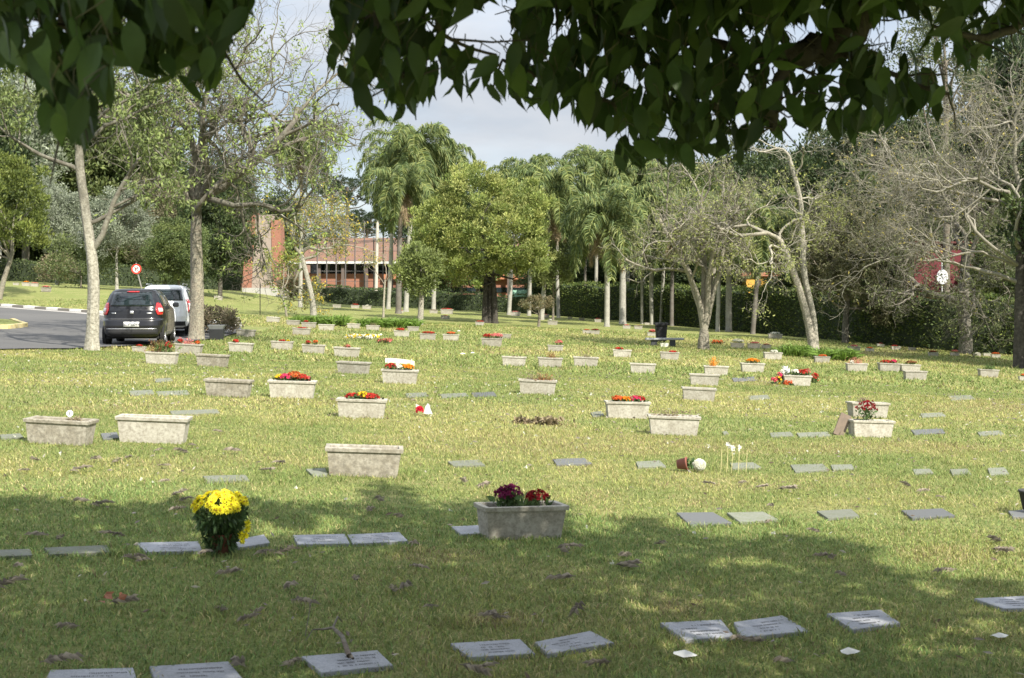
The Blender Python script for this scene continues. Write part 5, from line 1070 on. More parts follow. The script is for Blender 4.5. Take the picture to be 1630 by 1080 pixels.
BG = [ # kind, px, Z, scale(w,h), label
 ('silver', 90, 88, (.72, .85), 'small silver leaved tree with white trunk above the mint wall'), ('silver', 186, 74, (.8, .72), 'silver leaved tree right behind the slim pale trunk'),
 ('olive', 262, 84, (1.0, 1.0), 'grey brown bushy tree above the traffic sign'), ('mid', 284, 70, (.55, .52), 'small green tree behind the white car'), ('dark', 350, 78, (.75, .98), 'dark ivy green tree right of the forked trunk'),
 ('mid', 40, 108, (2.0, 2.1), 'tall green tree behind the conical evergreen'), ('mid', 160, 112, (2.0, 2.3), 'large green tree filling the upper left background'), ('dark', 235, 118, (1.5, 1.75), 'dark tree deep in the upper left background'), ('mid', 325, 120, (1.2, 1.3), 'green tree far behind the forked trunk'),
 ('dark', 440, 140, (1.2, 1.15), 'dark tree behind the top of the brick tower'), ('dark', 378, 128, (1.0, 1.1), 'dark tree left of the brick tower'), ('silver', 0, 100, (1.6, 1.9), 'pale green tree at the far left corner'),
 ('dark', 700, 112, (1.2, 1.35), 'dark tree hidden behind the round tree'), ('dark', 905, 112, (1.1, 1.1), 'dark tree at the left start of the big hedge'), ('dark', 1010, 122, (1.3, 1.55), 'green tree filling the gap behind the palms'), ('dark', 1085, 105, (1.3, 1.5), 'dark tree behind the bench palms'),
 ('mid', 1120, 92, (1.2, 1.35), 'mid green tree behind the forked bare tree'), ('dark', 1180, 96, (1.4, 1.5), 'dark tree behind the leaning palm'), ('mid', 1235, 96, (1.2, 1.55), 'green tree behind the leaning trunk'), ('dark', 1315, 88, (1.5, 1.5), 'broad dark green tree in the right background'),
 ('olive', 1352, 76, (1.2, 1.15), 'brown leaved tree in the right background'), ('dark', 1420, 70, (1.2, 1.42), 'dark pine like tree right of the brown one'), ('olive', 1490, 92, (1.5, 1.95), 'tall brown green tree above the red wall'), ('dark', 1545, 82, (1.3, 1.5), 'dark tree behind the red wall'),
 ('mid', 1612, 62, (.7, .8), 'yellow green tree right of the red wall'), ('dark', 1665, 70, (1.5, 2.0), 'dark tree at the far right edge'), ('olive', 1590, 100, (2.0, 2.7), 'tall brown tree high in the right background'), ('mid', 1395, 112, (1.9, 2.1), 'green tree deep behind the pine like tree'), ('mid', 930, 130, (1.2, 1.5), 'pale green tree deep behind the palms'), ('mid', 760, 120, (1.2, 1.3), 'green tree deep behind the round tree'),
 ('dark', -60, 90, (1.5, 1.6), 'dark tree left of the photo edge'), ('dark', 1765, 44, (.95, 1.0), 'dark tree just outside the right edge, casting shade on the lawn'),
 ('dark', 520, 190, (1.2, .95), 'low dark tree left behind the brick building'),
]
used_ = set()
for k_, (kd, px_, Z_, sc_, lb) in enumerate(BG):
    P = pz(px_, Z_); r_ = pr[kd]
    if kd in used_: dup(r_, P, rng.random()*6.28, lb, 'tree', 'trees of the background wood', (sc_[0], sc_[0], sc_[1]))
    else: used_.add(kd); r_.location = P; r_.scale = (sc_[0], sc_[0], sc_[1]); tag(r_, lb, 'tree', 'trees of the background wood')
for k_, (px_, Z_, w_, h_, lb) in enumerate(((-40, 112, 1.4, .5, 'low dark thicket at the far left, leftmost'), (30, 114, 1.3, .45, 'low dark thicket behind the leaning trunk at left'), (95, 116, 1.4, .5, 'low dark thicket under the silver tree'), (165, 114, 1.3, .5, 'low dark thicket behind the slim pale trunk'), (235, 116, 1.4, .5, 'low dark thicket behind the traffic sign'), (300, 114, 1.3, .5, 'low dark thicket behind the forked trunk'), (360, 118, 1.2, .5, 'low dark thicket left of the tower'), (900, 108, 1.2, .55, 'low dark thicket at the hedge start'), (960, 106, 1.2, .55, 'low dark thicket behind the knot hole palm'), (1090, 96, 1.2, .55, 'low dark thicket right of the bin'), (1150, 88, 1.2, .55, 'low dark thicket behind the thick pale palm'), (1330, 76, 1.3, .55, 'low dark thicket behind the olive tree'), (1400, 76, 1.3, .6, 'low dark thicket left of the red wall'), (1640, 66, 1.2, .6, 'low dark thicket at the right edge'))):
    dup(pr['dark' if k_ % 3 else 'mid'], pz(px_, Z_), rng.random()*6.28, lb, 'bush', 'thickets under the background wood', (w_, w_, h_))
# high pine crown, upper right
leafy_tree('tall_pine', 'tall pine with bluish tufts high in the upper right', pz(1505, 60), 16, (0, 0, 14.2), (2.2, 2.2, 2.4), 110, 60, .5, .16, [(.12, .15, .08), (.17, .18, .09), (.09, .12, .06)], .2, low=-1, bark=(.16, .13, .1))
# araucarias on the horizon
def araucaria(px_, Z_, topy, lb, sc_=1):
    P = pz(px_, Z_); H = (HY-topy)/F*Z_+CAMZ-P[2]; t = thing('araucaria', lb, 'pine tree', P, 0, 'umbrella pines on the skyline'); mb = MB(); mb.tube([[0, 0, -.2], [0, 0, H]], [.4, .22], 8, (.10, .08, .07)); lf = MB()
    for k in range(15):
        a = k*2.4; lv = k/15; l_ = 4.0*sc_*(1-.25*lv); z = H*(.82+.18*lv); e = arr(math.cos(a)*l_, math.sin(a)*l_, z+.9+lv); b = arr(0, 0, z-.5); mb.tube(resample_s([b, (b+e)/2+arr(0, 0, -.5), e], 5), [.12, .1, .08, .06, .04], 4, (.1, .08, .06))
        m = 260; o_ = nrm(rng.normal(size=(m, 3))); lf.leaves(e+o_*arr(1.1, 1.1, .55)*rng.uniform(.3, 1, (m, 1))*sc_, o_, .45, .14, arr(.035, .055, .025)*rng.uniform(.6, 1.5, (m, 1)))
    part(mb, 'trunk', M_darkbark, t); part(lf, 'crown', M_leaf, t)
araucaria(553, 215, 298, 'umbrella shaped pine, tallest on the skyline'); araucaria(528, 240, 300, 'umbrella shaped pine, left one on the skyline'); araucaria(584, 225, 352, 'umbrella shaped pine, low one beside the dark palm trunk', .8); araucaria(566, 250, 358, 'umbrella shaped pine, smallest one above the brick roof', .8)

# --- hedges
def hedge(pts, w, h, lb, dens, leaf, cols, n=60):
    P = resample(pts, n); t = MB(); core = MB(); d = nrm(np.gradient(P, axis=0)); nn_ = np.stack([-d[:, 1], d[:, 0]], 1)
    z = gz(P[:, 0], P[:, 1]); hh = h*(1+.05*np.sin(np.arange(n)*.9)+rng.normal(size=n)*.02)
    A = np.c_[P-nn_*w*.42, z-.1]; B = np.c_[P-nn_*w*.42, z+hh*.93]; C_ = np.c_[P+nn_*w*.42, z+hh*.93]; D_ = np.c_[P+nn_*w*.42, z-.1]
    v = np.concatenate([A, B, C_, D_]); i = np.arange(n-1); core.add(v, np.concatenate([np.stack([i+a*n, i+1+a*n, i+1+b*n, i+b*n], -1) for a, b in ((0, 1), (1, 2), (2, 3))]), (.03, .045, .02))
    Lh = np.linalg.norm(np.diff(P, axis=0), axis=1).sum(); m = int(Lh*(h+w)*dens); u = rng.random(m)*(n-1); i = u.astype(int); f_ = (u-i)[:, None]; c2 = P[i]*(1-f_)+P[i+1]*f_; zz = z[i]*(1-f_[:, 0])+z[i+1]*f_[:, 0]; hx = hh[i]*(1-f_[:, 0])+hh[i+1]*f_[:, 0]
    side = rng.random(m); onf = side < h/(h+w); off = np.where(onf, -w*.5*(1+rng.normal(size=m)*.10), rng.uniform(-.5, .5, m)*w); lump = (noise2(u*3, rng.random(m), 1, 60)-.5)*.16
    zr = np.where(onf, rng.random(m)*hx, hx*(1+rng.normal(size=m)*.02)+lump*.8); Q = np.c_[c2+nn_[i]*(off+lump*onf)[:, None], zz+zr]
    Dn = np.c_[-nn_[i]*np.where(onf, -1, .1)[:, None], np.where(onf, .1, 1)]; Dn = np.c_[nn_[i]*-1*onf[:, None], .35+(~onf)*.8]+rng.normal(size=(m, 3))*.75
    cm = np.array(cols)[rng.integers(0, len(cols), m)]; t.leaves(Q, Dn, leaf*rng.uniform(.7, 1.3, m), leaf*.55, cm*rng.uniform(.65, 1.35, (m, 1)))
    th_ = thing('hedge', lb, 'hedge', (0, 0, 0)); part(t, 'leaves', M_leaf, th_); part(core, 'inner_twigs', M_matte, th_)
def gp(px_, Z_): q = pz(px_, Z_); return q[:2]
hedge([gp(882, 97), gp(950, 92), gp(1060, 84), gp(1200, 72), gp(1350, 63), gp(1500, 57), gp(1640, 55), gp(1780, 53)], 1.1, 2.45, 'tall dark clipped hedge running along the right half of the background', 105, .15, [(.085, .13, .035), (.12, .17, .045), (.065, .10, .03), (.2, .24, .06)], 90)
hedge([gp(455, 104), gp(560, 103), gp(700, 101), gp(872, 99)], 1.0, 1.35, 'low clipped hedge in front of the brick building', 70, .16, [(.09, .13, .045), (.13, .17, .06), (.06, .09, .03)], 40)
hedge([gp(-60, 100), gp(30, 98), gp(140, 97), gp(380, 104)], 1.2, 1.5, 'dark hedge on top of the bank before the mint wall', 60, .18, [(.07, .105, .04), (.11, .14, .05)], 40)

# ------------------------------------------------------------------ buildings
M_brick = mat('orange_brick', (.28, .125, .085), rough=.9, noise=[(1.5, .5, (.24, .12, .09)), (9, .5, (.36, .19, .13))]); M_tile = mat('clay_tile', (.18, .095, .062), rough=.95, noise=[(.8, .6, (.125, .085, .07)), (6, .5, (.20, .13, .10))], bump=(5, .6, .1))
t = thing('brick_building', 'long low brick building with a big clay tile roof behind the low hedge', 'building', (0, 0, 0)); Zb = 128
def U(px_, py_, Z_): return up(px_, py_, Z_)
x0, x1 = U(470, 0, Zb)[0], U(900, 0, Zb)[0]; zh = lambda y_: U(0, y_, Zb)[2]
part(MB().box((x0, Zb, -1), (x1, Zb+12, zh(436))), 'lower_wall', M_brick, t, col=False)
part(MB().box((x0+1.5, Zb+.5, zh(436)), (x1, Zb+11.5, zh(417)), (.05, .06, .065)), 'window_band', M_glass, t, col=False)
mb = MB()
for k in range(28): x = x0+1.5+k*(x1-x0-1.5)/28; mb.box((x-.04, Zb+.42, zh(436)+.003), (x+.04, Zb+.49, zh(418)), (.25, .25, .25))
part(mb, 'window_mullions', M_plain, t)
part(MB().add([[x0-.5, Zb-1.2, zh(418)], [x1, Zb-1.2, zh(418)], [x1, Zb+7, zh(374)], [x0+2, Zb+7, zh(374)], [x1, Zb+15, zh(418)], [x0-.5, Zb+15, zh(418)]], [[0, 1, 2, 3], [3, 2, 4, 5]]).add([[x0-.5, Zb-1.2, zh(418)], [x0+2, Zb+7, zh(374)], [x0-.5, Zb+15, zh(418)]], [[0, 1, 2]]), 'roof', M_tile, t, col=False)
part(MB().box((x0-.5, Zb-1.3, zh(420.5)), (x1, Zb-1.201, zh(417)), (.6, .6, .58)), 'gutter', M_plain, t)
mb = MB().box((x0+9, Zb-.5, zh(445)), (x1, Zb-.003, zh(437)), (.42, .18, .10)); part(mb, 'orange_band', M_plain, t)
mb = MB()
for k in range(12): mb.box((x0+k*2.4, Zb-.9, -.5), (x0+.3+k*2.4, Zb-.6, zh(419)), (.13, .10, .09))
part(mb, 'porch_columns', M_matte, t)
mb = MB().box((x0, Zb-.1, zh(466)), (x1, Zb-.004, zh(458)), (.05, .055, .06)); part(mb, 'lower_windows', M_glass, t)
# tall mesh fence in front of it
t = thing('sports_fence', 'tall fence of thin dark poles and wires before the brick building', 'fence', (0, 0, 0)); Zf = 116
for k, px_ in enumerate(range(505, 640, 15)):
    P = pz(px_, Zf); part(MB().tube([P-arr(0, 0, .3), U(px_, 352 if k % 2 else 378, Zf)], .06, 6, (.12, .11, .11)), 'pole', M_plain, t)
mb = MB()
for y_ in (384, 400, 416, 432, 448, 460): mb.tube([U(500, y_, Zf), U(640, y_, Zf)], .02, 4, (.14, .13, .13))
part(mb, 'wires', M_plain, t)
# utility pole with power lines
t = thing('utility_pole', 'tall pale concrete utility pole before the brick roof', 'utility pole', pz(598, 108)); b = np.array(t.location)
part(MB().tube([arr(0, 0, -.2), U(601, 348, 108)-b], [.17, .12], 10, (.50, .47, .41)), 'pole', M_matte, t, smooth=True)
part(MB().box(tuple(U(593, 382, 108)-b-arr(0, .05, 0)), tuple(U(609, 380, 108)-b+arr(0, .05, 0)), (.2, .18, .16)), 'crossarm', M_plain, t)
for k, dy in enumerate((0, 2.5, 5)):
    mb = MB(); u = np.linspace(0, 1, 20); A = U(470, 374+dy, 108); B = U(601, 381+dy*.6, 107.8); C2 = U(720, 372+dy, 106)
    for S_, E_ in ((A, B), (B, C2)): Q = S_+(E_-S_)*u[:, None]; Q[:, 2] -= .35*4*u*(1-u); mb.tube((Q-b), .018, 4, (.05, .05, .05))
    part(mb, 'power_line', M_plain, t)
# tapered brick tower
Zt = 98; P = pz(419, Zt); t = thing('brick_tower', 'tapering brick and grey plaster tower with a white tiled foot', 'tower', P); s = Zt/F
def slab(xa, xb, y0_, y1_, za, zb, col, tw): # tapered: x at bottom/top
    return MB().add([[xa[0], y0_, za], [xb[0], y0_, za], [xb[0], y1_, za], [xa[0], y1_, za], [xa[1], y0_+tw, zb], [xb[1], y0_+tw, zb], [xb[1], y1_, zb], [xa[1], y1_, zb]], [[0, 3, 2, 1], [4, 5, 6, 7], [0, 1, 5, 4], [1, 2, 6, 5], [2, 3, 7, 6], [3, 0, 4, 7]], col)
ht = (475-345)*s
part(slab((-34*s, -25*s), (-19*s, -13*s), 0, 1.8, 10*s, ht, (1, 1, 1), .15), 'brick_edge', M_brick, t, col=False); part(slab((15*s, 12*s), (32*s, 26*s), 0, 1.8, 10*s, ht-12*s, (1, 1, 1), .15), 'brick_edge', M_brick, t, col=False)
part(slab((-19*s+.003, -13*s+.003), (15*s-.003, 12*s-.003), .08, 1.7, 10*s, ht-4*s, (.33, .27, .23), .15), 'plaster_face', M_matte, t); part(MB().box((-33*s, -.05, -.3), (33*s, 1.9, 10*s-.004), (.42, .41, .38)), 'tiled_foot', M_matte, t)
# mint green wall on the left
t = thing('mint_wall', 'long mint green wall with orange brick behind, far left', 'wall', (0, 0, 0))
for a, b, y_ in ((20, 200, 426), (200, 300, 429)):
    A, B = U(a, y_, 106), U(b, y_+2, 106); part(MB().box((A[0], 106, 0), (B[0]-.01, 106.25, B[2]), (.25, .58, .44)), 'wall_panel', M_plain, t)
o = MB().box((U(30, 0, 125)[0], 125, 0), (U(300, 0, 125)[0], 132, 5.4)).build('brick_house', M_brick, col=False); tag(o, 'orange brick house behind the mint wall', 'house')
t = thing('tiled_house', 'brown tiled house roof left of the brick tower', 'house', (0, 0, 0)); a, b = U(340, 0, 150)[0], U(470, 0, 150)[0]
part(MB().box((a, 150, 0), (b, 160, 4.4)), 'wall', M_brick, t, col=False); part(MB().add([[a-1, 149, 4.3], [b+1, 149, 4.3], [b-2, 155, 9], [a+2, 155, 9], [b+1, 161, 4.3], [a-1, 161, 4.3]], [[0, 1, 2, 3], [3, 2, 4, 5], [0, 3, 5], [1, 4, 2]][:2]).add([[a-1, 149, 4.3], [a+2, 155, 9], [a-1, 161, 4.3], [b+1, 149, 4.3], [b+1, 161, 4.3], [b-2, 155, 9]], [[0, 1, 2], [3, 4, 5]]), 'roof', M_tile, t, col=False)
# red building, yellow house on the right
t = thing('red_building', 'dark red building seen over the right hedge', 'building', (0, 0, 0)); a, b = U(1455, 0, 66)[0], U(1600, 0, 66)[0]
part(MB().box((a, 66, -1), (b, 74, U(0, 388, 66)[2]), (.15, .025, .035)), 'wall', M_matte, t); part(MB().box((a-.3, 65.7, U(0, 388, 66)[2]+.003), (b+.3, 74.3, U(0, 385, 66)[2]), (.12, .03, .03)), 'parapet', M_matte, t)
c = U(1500, 441, 58.6); t = thing('round_sign', 'white oval sign with a grey outlined emblem above the hedge', 'sign', pz(1500, 58.6)); b = np.array(t.location); c = c-b
part(MB().tube([arr(0, .06, -.1), arr(0, .06, c[2]+.9)], .035, 6, (.5, .5, .5)), 'post', M_plain, t); Ms = Matrix.Rotation(R(90), 4, 'X')@Matrix.Diagonal((.78, 1.0, 1, 1))
part(MB().lathe([(0, -.02), (.34, -.02), (.34, .02), (0, .02)], 28, (.78, .79, .82), M=Ms, at=c), 'board', M_plain, t); part(MB().lathe([(.24, .0215), (.27, .0215), (.27, .025), (.24, .025)], 28, (.45, .46, .5), M=Ms, at=c), 'emblem_ring', M_plain, t)
part(MB().box((c[0]-.03, c[1]-.027, c[2]-.14), (c[0]+.03, c[1]-.022, c[2]+.15), (.45, .46, .5)), 'emblem', M_plain, t)
t = thing('yellow_house', 'yellow orange house front seen over the hedge', 'house', (0, 0, 0)); a, b = U(1188, 0, 84)[0], U(1300, 0, 84)[0]
part(MB().box((a, 84, -1), (b, 92, U(0, 440, 84)[2]), (.72, .42, .08)), 'wall', M_matte, t); part(MB().box((a-.3, 83.8, U(0, 440, 84)[2]+.003), (b+.3, 92.3, U(0, 434, 84)[2]), (.45, .2, .12)), 'roof', M_matte, t)
for k in range(5): x = a+.6+k*(b-a-.8)/5; part(MB().box((x, 83.97, U(0, 455, 84)[2]), (x+.4, 83.995, U(0, 446, 84)[2]), (.1, .08, .06)), 'window', M_plain, t)
t = thing('grey_shed', 'grey white shed wall glimpsed between the palm trunks', 'shed', (0, 0, 0)); a, b = U(990, 0, 108)[0], U(1060, 0, 108)[0]; part(MB().box((a, 108, -1), (b, 112, U(0, 428, 108)[2]), (.26, .27, .27)), 'wall', M_matte, t); part(MB().box((a-.2, 107.8, U(0, 428, 108)[2]+.003), (b+.2, 112.2, U(0, 425, 108)[2]), (.2, .2, .2)), 'roof', M_matte, t)
o = MB().box((U(812, 0, 112)[0], 112, -1), (U(884, 0, 112)[0], 112.3, U(0, 462, 112)[2]), (.28, .48, .36)).build('green_fence_wall', M_plain); tag(o, 'pale green wall behind the round tree trunk', 'wall')

# ------------------------------------------------------------------ the tree we stand under
T = thing('overhanging_tree', 'dark leafy branches of a large tree hanging into the top of the photo', 'tree', (0, 0, 0))
wood = MB(); TR = arr(4.0, -2.2, 0); TT = arr(3.7, -1.9, 2.9)
wood.tube(resample_s([TR+arr(0, 0, -.1), TR+arr(.05, .05, 1.2), TT], 10), np.linspace(.30, .2, 10), 14, BK['dark'])
def limb(P, r0, r1, n=14, k=8): Q = resample_s(P, n); wood.tube(Q+rng.normal(size=Q.shape)*r1*.4, np.linspace(r0, r1, n), k, BK['dark'], cap=False); return Q
u_ = lambda x, y, z: up(x, y, z)
nodes = []
L1 = limb([TT, arr(3.6, .6, 4.0), u_(1500, -420, 3.6), u_(1378, -60, 4.0), u_(1366, 20, 4.0), u_(1308, 74, 3.95), u_(1245, 92, 3.9)], .14, .028, 30)
L2 = limb([u_(1262, 88, 3.9), u_(1240, 130, 3.9), u_(1234, 205, 3.95)], .026, .012)
L3 = limb([u_(1236, 180, 3.9), u_(1150, 168, 3.95), u_(1075, 172, 4.1), u_(990, 170, 4.2), u_(900, 140, 4.2), u_(800, 95, 4.1)], .018, .005, 20)
L4 = limb([u_(1250, 92, 3.9), u_(1150, 70, 4.0), u_(1040, 60, 4.1), u_(930, 20, 4.1), u_(860, -10, 4.1)], .02, .006, 18)
L5 = limb([u_(1308, 74, 3.95), u_(1400, 110, 3.9), u_(1470, 140, 3.9), u_(1515, 150, 3.9)], .012, .004)
L6 = limb([u_(1500, -420, 3.6), u_(1640, -60, 3.8), u_(1630, 30, 3.9), u_(1560, 60, 3.9), u_(1480, 40, 3.9)], .03, .005, 18)
L7 = limb([TT, arr(1.8, -.2, 4.0), arr(-.2, 1.6, 3.7), u_(640, -260, 3.4), u_(600, -30, 3.3), u_(615, 60, 3.3), u_(650, 130, 3.35)], .10, .006, 30)
L8 = limb([u_(600, -30, 3.3), u_(560, 20, 3.3), u_(540, 80, 3.3)], .012, .004); L9 = limb([u_(680, -30, 3.3), u_(695, 30, 3.35), u_(712, 60, 3.4), u_(790, 90, 3.6)], .010, .004); L9b = limb([u_(640, -260, 3.4), u_(680, -30, 3.3)], .02, .01, 5)
L10 = limb([arr(-.2, 1.6, 3.7), arr(-1.0, 1.8, 3.4), u_(160, -300, 2.6), u_(110, -20, 2.6), u_(125, 70, 2.6), u_(120, 190, 2.62)], .07, .006, 26)
L11 = limb([u_(160, -300, 2.6), u_(300, -40, 2.65), u_(340, 40, 2.7), u_(360, 90, 2.7)], .03, .005, 14); L12 = limb([u_(110, -20, 2.6), u_(30, -10, 2.5), u_(15, 60, 2.5)], .012, .004)
def inpoly(x, y, poly):
    poly = np.asarray(poly, float); c = np.zeros(len(x), bool); j = len(poly)-1
    for i in range(len(poly)):
        xi, yi = poly[i]; xj, yj = poly[j]; c ^= ((yi > y) != (yj > y)) & (x < (xj-xi)*(y-yi)/(yj-yi+1e-12)+xi); j = i
    return c
st = np.array([0, .14, .34, .55, .74, .88, 1.0]); wd = np.array([.04, .66, 1.0, .94, .52, .13, .0])
def big_leaves(mb, P, D, L_, W_, col):
    n = len(P); D = nrm(D); Sd = nrm(np.cross(D, rng.normal(size=(n, 3))+arr(0, -1.2, 0))); N = np.cross(Sd, D); V = []
    curl = rng.uniform(.0, .35, n)[:, None]; L_ = L_[:, None]; W_ = W_[:, None]
    for s_, w in zip(st, wd):
        c = P+D*L_*s_-N*L_*curl*s_*s_+arr(0, 0, -1)*L_*.10*s_*s_
        wave = rng.normal(size=(n, 1))*.04
        for q in (-1, 0, 1): V.append(c+Sd*W_*.5*w*q+N*W_*(.16*w*abs(q)+wave*abs(q)))
    V = np.stack(V, 1).reshape(-1, 3); f = []
    for r_ in range(6):
        for q in (0, 1): a = r_*3+q; f.append([a, a+1, a+4, a+3])
    F_ = (np.arange(n)[:, None, None]*21+np.array(f)[None]).reshape(-1, 4); mb.add(V, F_, np.repeat(col, 21, 0))
CA = [(-60,-80),(-60,120),(0,130),(18,118),(40,150),(62,130),(70,165),(34,180),(55,238),(72,200),(98,245),(128,235),(152,246),(160,180),(178,185),(186,130),(200,110),(212,140),(235,140),(248,125),(262,170),(288,172),(300,150),(316,165),(335,160),(357,130),(352,85),(370,97),(382,60),(400,75),(412,50),(432,56),(410,10),(390,-80)]
CB = [(520,-80),(516,130),(530,150),(545,125),(560,165),(584,204),(610,185),(634,206),(650,170),(662,190),(672,202),(680,150),(704,195),(712,140),(742,180),(756,150),(778,182),(798,158),(816,178),(832,150),(800,60),(770,55),(740,80),(712,50),(740,10),(760,18),(820,15),(840,-80)]
CC = [(805,60),(800,150),(818,180),(845,183),(868,165),(880,195),(904,180),(918,200),(932,225),(950,215),(970,232),(985,205),(1005,220),(1020,240),(1040,215),(1060,230),(1090,235),(1100,262),(1125,268),(1146,240),(1160,275),(1190,262),(1206,225),(1235,215),(1245,238),(1270,205),(1292,235),(1320,205),(1345,240),(1366,240),(1380,215),(1412,222),(1420,190),(1440,222),(1452,180),(1478,200),(1508,208),(1518,160),(1543,168),(1520,140),(1500,110),(1470,90),(1440,65),(1430,25),(1440,-80),(830,-80)]
CD = [(1375,-80),(1376,60),(1400,40),(1420,60),(1440,30),(1462,85),(1500,115),(1538,122),(1560,105),(1578,110),(1600,55),(1640,50),(1690,-80)]
CE = [(975,215),(978,272),(996,278),(1012,250),(1022,282),(1040,262),(1062,284),(1082,262),(1110,283),(1112,235),(1070,210)]
SKY = [((1030,100),9),((1140,60),10),((1160,210),8),((1255,175),9),((1330,60),11),((1450,110),10),((960,150),8),((900,40),8),((850,40),9),((1060,200),8),((600,150),9),((540,110),8),((690,40),12),((1000,120),12),((880,70),11),((1060,30),9),((1230,120),12),((1320,160),8),((1380,175),8),((1110,40),9),((850,120),8),((560,60),10),((700,110),11),((760,110),10),((1020,160),9),((1180,190),9),((1290,100),14),((1430,150),9),((1490,60),10),((100,60),12),((200,40),12),((300,60),11),((150,120),9),((260,90),9),((60,120),9),((360,30),9),((930,110),7),((1085,80),8),((1210,35),9),((1270,60),20),((1395,55),26),((1420,95),16),((1135,165),9),((1165,70),9),((1350,165),9),((1190,60),8),((790,80),14),((655,65),9),((965,95),8),((620,88),7),((590,130),6),((1180,130),8),((1300,40),10),((1110,110),7),((45,40),12),((1280,140),10),((1330,120),8),((930,60),5)]
bl = MB()
def fill(poly, Z0, n, Ll, name, dark=1.0):
    poly = np.array(poly, float); lo, hi = poly.min(0), poly.max(0); P_, D_, L2_, W2_, c_ = [], [], [], [], []; tries = 0
    while len(P_) < n and tries < n*30:
        tries += 1; x = rng.uniform(lo[0], hi[0]); y = rng.uniform(lo[1], hi[1]-25); Z = Z0*(1+rng.normal()*.07); a = rng.normal()*.55; l_ = Ll*rng.uniform(.55, 1.2); lp = l_/Z*F
        d2 = arr(math.sin(a), math.cos(a)); dz = rng.normal()*.35; tip = arr(x, y)+d2*lp*.97; mid = arr(x, y)+d2*lp*.5; nx2 = arr(d2[1], -d2[0])*lp*.2
        T_ = np.array([tip, mid+nx2, mid-nx2, [x, y]])
        if not inpoly(T_[:, 0], T_[:, 1], poly).all(): continue
        if any(abs(mid[0]-s_[0][0]) < s_[1] and abs(mid[1]-s_[0][1]) < s_[1]+lp*.3 for s_ in SKY): continue
        P_.append(up(x, y, Z)); D_.append(arr(d2[0], dz, -d2[1])); L2_.append(l_); W2_.append(l_*rng.uniform(.33, .48)); c_.append(arr(.047, .082, .022)*rng.uniform(.5, 1.7)+(arr(.04, .06, .008) if rng.random() < .14 else 0))
        if rng.random() < .5:   # petiole
            e = P_[-1]; wood.tube([e, e+arr(rng.normal()*.012, rng.normal()*.02, .03), e+arr(rng.normal()*.03, rng.normal()*.04, .06)], [.001, .0015, .002], 3, (.10, .10, .05), cap=False)
    big_leaves(bl, np.array(P_), np.array(D_), np.array(L2_), np.array(W2_), np.array(c_)*dark)
fill(CA, 2.6, 520, .095, 'a'); fill(CB, 3.35, 330, .10, 'b'); fill(CC, 4.0, 1250, .105, 'c'); fill(CD, 3.9, 130, .11, 'd'); fill(CE, 4.0, 38, .115, 'e')
# twigs from the limbs to the leaf masses
for Q, k in ((L3, 26), (L4, 26), (L1[-14:], 14), (L5, 8), (L6[-10:], 8), (L7[-10:], 10), (L10[-12:], 12), (L11, 8), (L2, 6), (L9, 6)):
    for _ in range(k):
        b = Q[rng.integers(0, len(Q))]; e = b+rng.normal(size=3)*arr(.11, .09, .07)+arr(0, 0, -.02); wood.tube([b, (b+e)/2+rng.normal(size=3)*.01, e], [.004, .003, .0015], 4, BK['dark'], cap=False)
part(bl, 'hanging_leaves', M_bigleaf, T, smooth=True)
# the rest of the crown, above the frame: it throws the shade on the lawn
SHP = [(-500,770),(0,782),(60,783),(110,800),(190,800),(260,790),(370,788),(460,802),(560,800),(598,765),(625,768),(690,815),(730,795),(890,795),(905,838),(930,852),(980,833),(1030,825),(1075,842),(1190,865),(1290,853),(1410,873),(1375,900),(1500,920),(1640,937),(2000,955),(2100,1500),(-700,1500)]
HOLES = [((405,838),(32,16)),((180,952),(22,12)),((500,822),(26,10)),((1060,860),(24,8)),((1590,1005),(55,14)),((1420,1000),(40,9)),((520,1075),(40,10)),((170,1040),(24,8)),((1250,1065),(40,12)),((1000,940),(20,6)),((1480,1040),(50,14)),((440,1058),(20,8)),((1210,960),(22,6))]
N_ = 42000; Yg = np.sqrt(rng.random(N_)*(10.6**2-2.8**2)+2.8**2); xp = rng.uniform(-700, 2100, N_); Xg = (xp-CX)/F*Yg; yp = HY+F*(CAMZ-gz(Xg, Yg))/Yg
ok = inpoly(xp, yp, SHP)
for (hc, hr) in HOLES: ok &= ((xp-hc[0])/hr[0])**2+((yp-hc[1])/hr[1])**2 > 1
ok &= ((fbm(Xg, Yg, .42, 90) < .70) | (abs(xp-820) < 110))
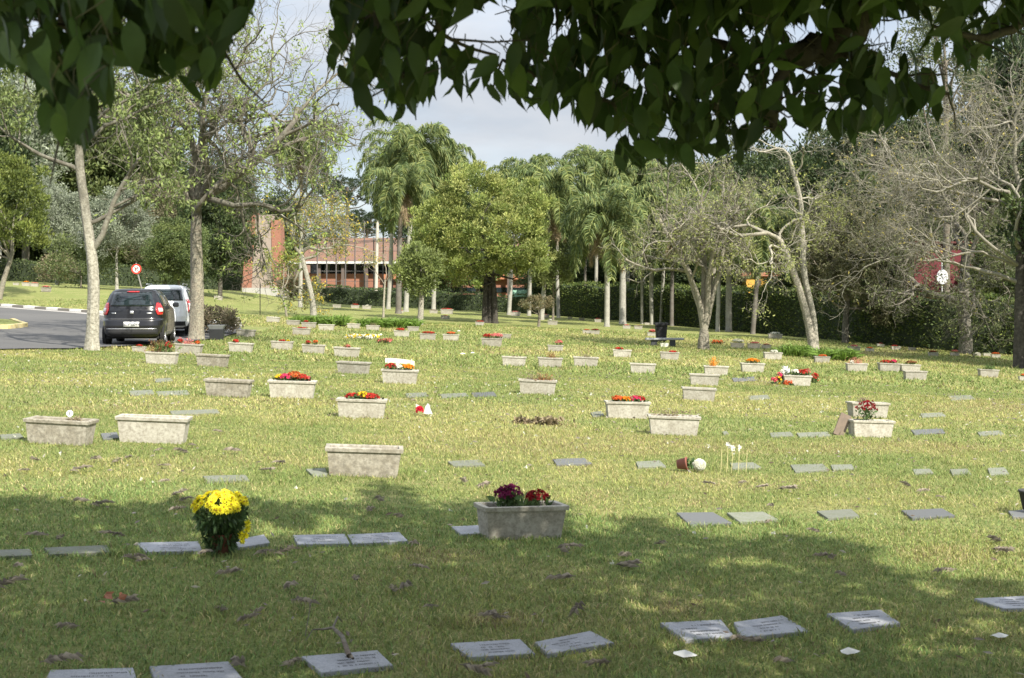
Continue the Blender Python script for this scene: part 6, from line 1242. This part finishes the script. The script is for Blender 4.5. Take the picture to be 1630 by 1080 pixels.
Xg, Yg = Xg[ok], Yg[ok]; n = len(Xg); h = np.zeros(n); hmin = np.full(n, 3.0)
for _ in range(6): Ysrc = Yg+SH[1]*COT*hmin; hmin = np.maximum(3.0, CAMZ+.27*np.maximum(Ysrc, 0)+.25)
h = hmin+rng.random(n)**1.5*1.3; Ps = np.stack([Xg+SH[0]*COT*h, Yg+SH[1]*COT*h, h], 1)
fy = at(352, 879)+arr(0, 0, .32); tt = (Ps[:, 2]-fy[2]); q = np.hypot(Ps[:, 0]-SH[0]*COT*tt-fy[0], Ps[:, 1]-SH[1]*COT*tt-fy[1]); Ps = Ps[q > .17]; n = len(Ps)
vis = (Ps[:, 1] > .2) & ((Ps[:, 2]-CAMZ)/np.maximum(Ps[:, 1], .01) < .245); Ps = Ps[~vis]; n = len(Ps)
VP = np.concatenate([v.reshape(-1, 21, 3)[:, 9] for v in bl.v]); VP = VP[rng.integers(0, len(VP), 9000)]
VP = VP+np.array(sv)*rng.uniform(.3, 1.9, (9000, 1))+rng.normal(size=(9000, 3))*.10  # extra unseen leaves added sunward to keep the hanging leaves shaded
vis = (VP[:, 1] > .2) & ((VP[:, 2]-CAMZ)/np.maximum(VP[:, 1], .01) < .245) & (np.abs(VP[:, 0]) < .43*VP[:, 1]+.1); VP = VP[~vis & (VP[:, 2] > 2.3)]
Ps = np.concatenate([Ps, VP]); n = len(Ps)
uc = MB(); uc.leaves(Ps, rng.normal(size=(n, 3))+arr(0, 0, -.3), rng.uniform(.13, .20, n), .088, arr(.08, .13, .035)*rng.uniform(.6, 1.4, (n, 1))); part(uc, 'upper_crown', M_bigleaf, T)
for k in range(70):
    e = Ps[rng.integers(0, n)]; a = [TT, arr(3.6, .6, 4.0), arr(1.8, -.2, 4.0), arr(-.2, 1.6, 3.7)][int(rng.integers(0, 4))]; m = (a+e)/2+arr(0, 0, .15)
    wood.tube(resample_s([a, m+rng.normal(size=3)*.15, e], 8), np.linspace(.03, .004, 8), 5, BK['dark'], cap=False)
part(wood, 'trunk_and_branches', M_darkbark, T, smooth=True)
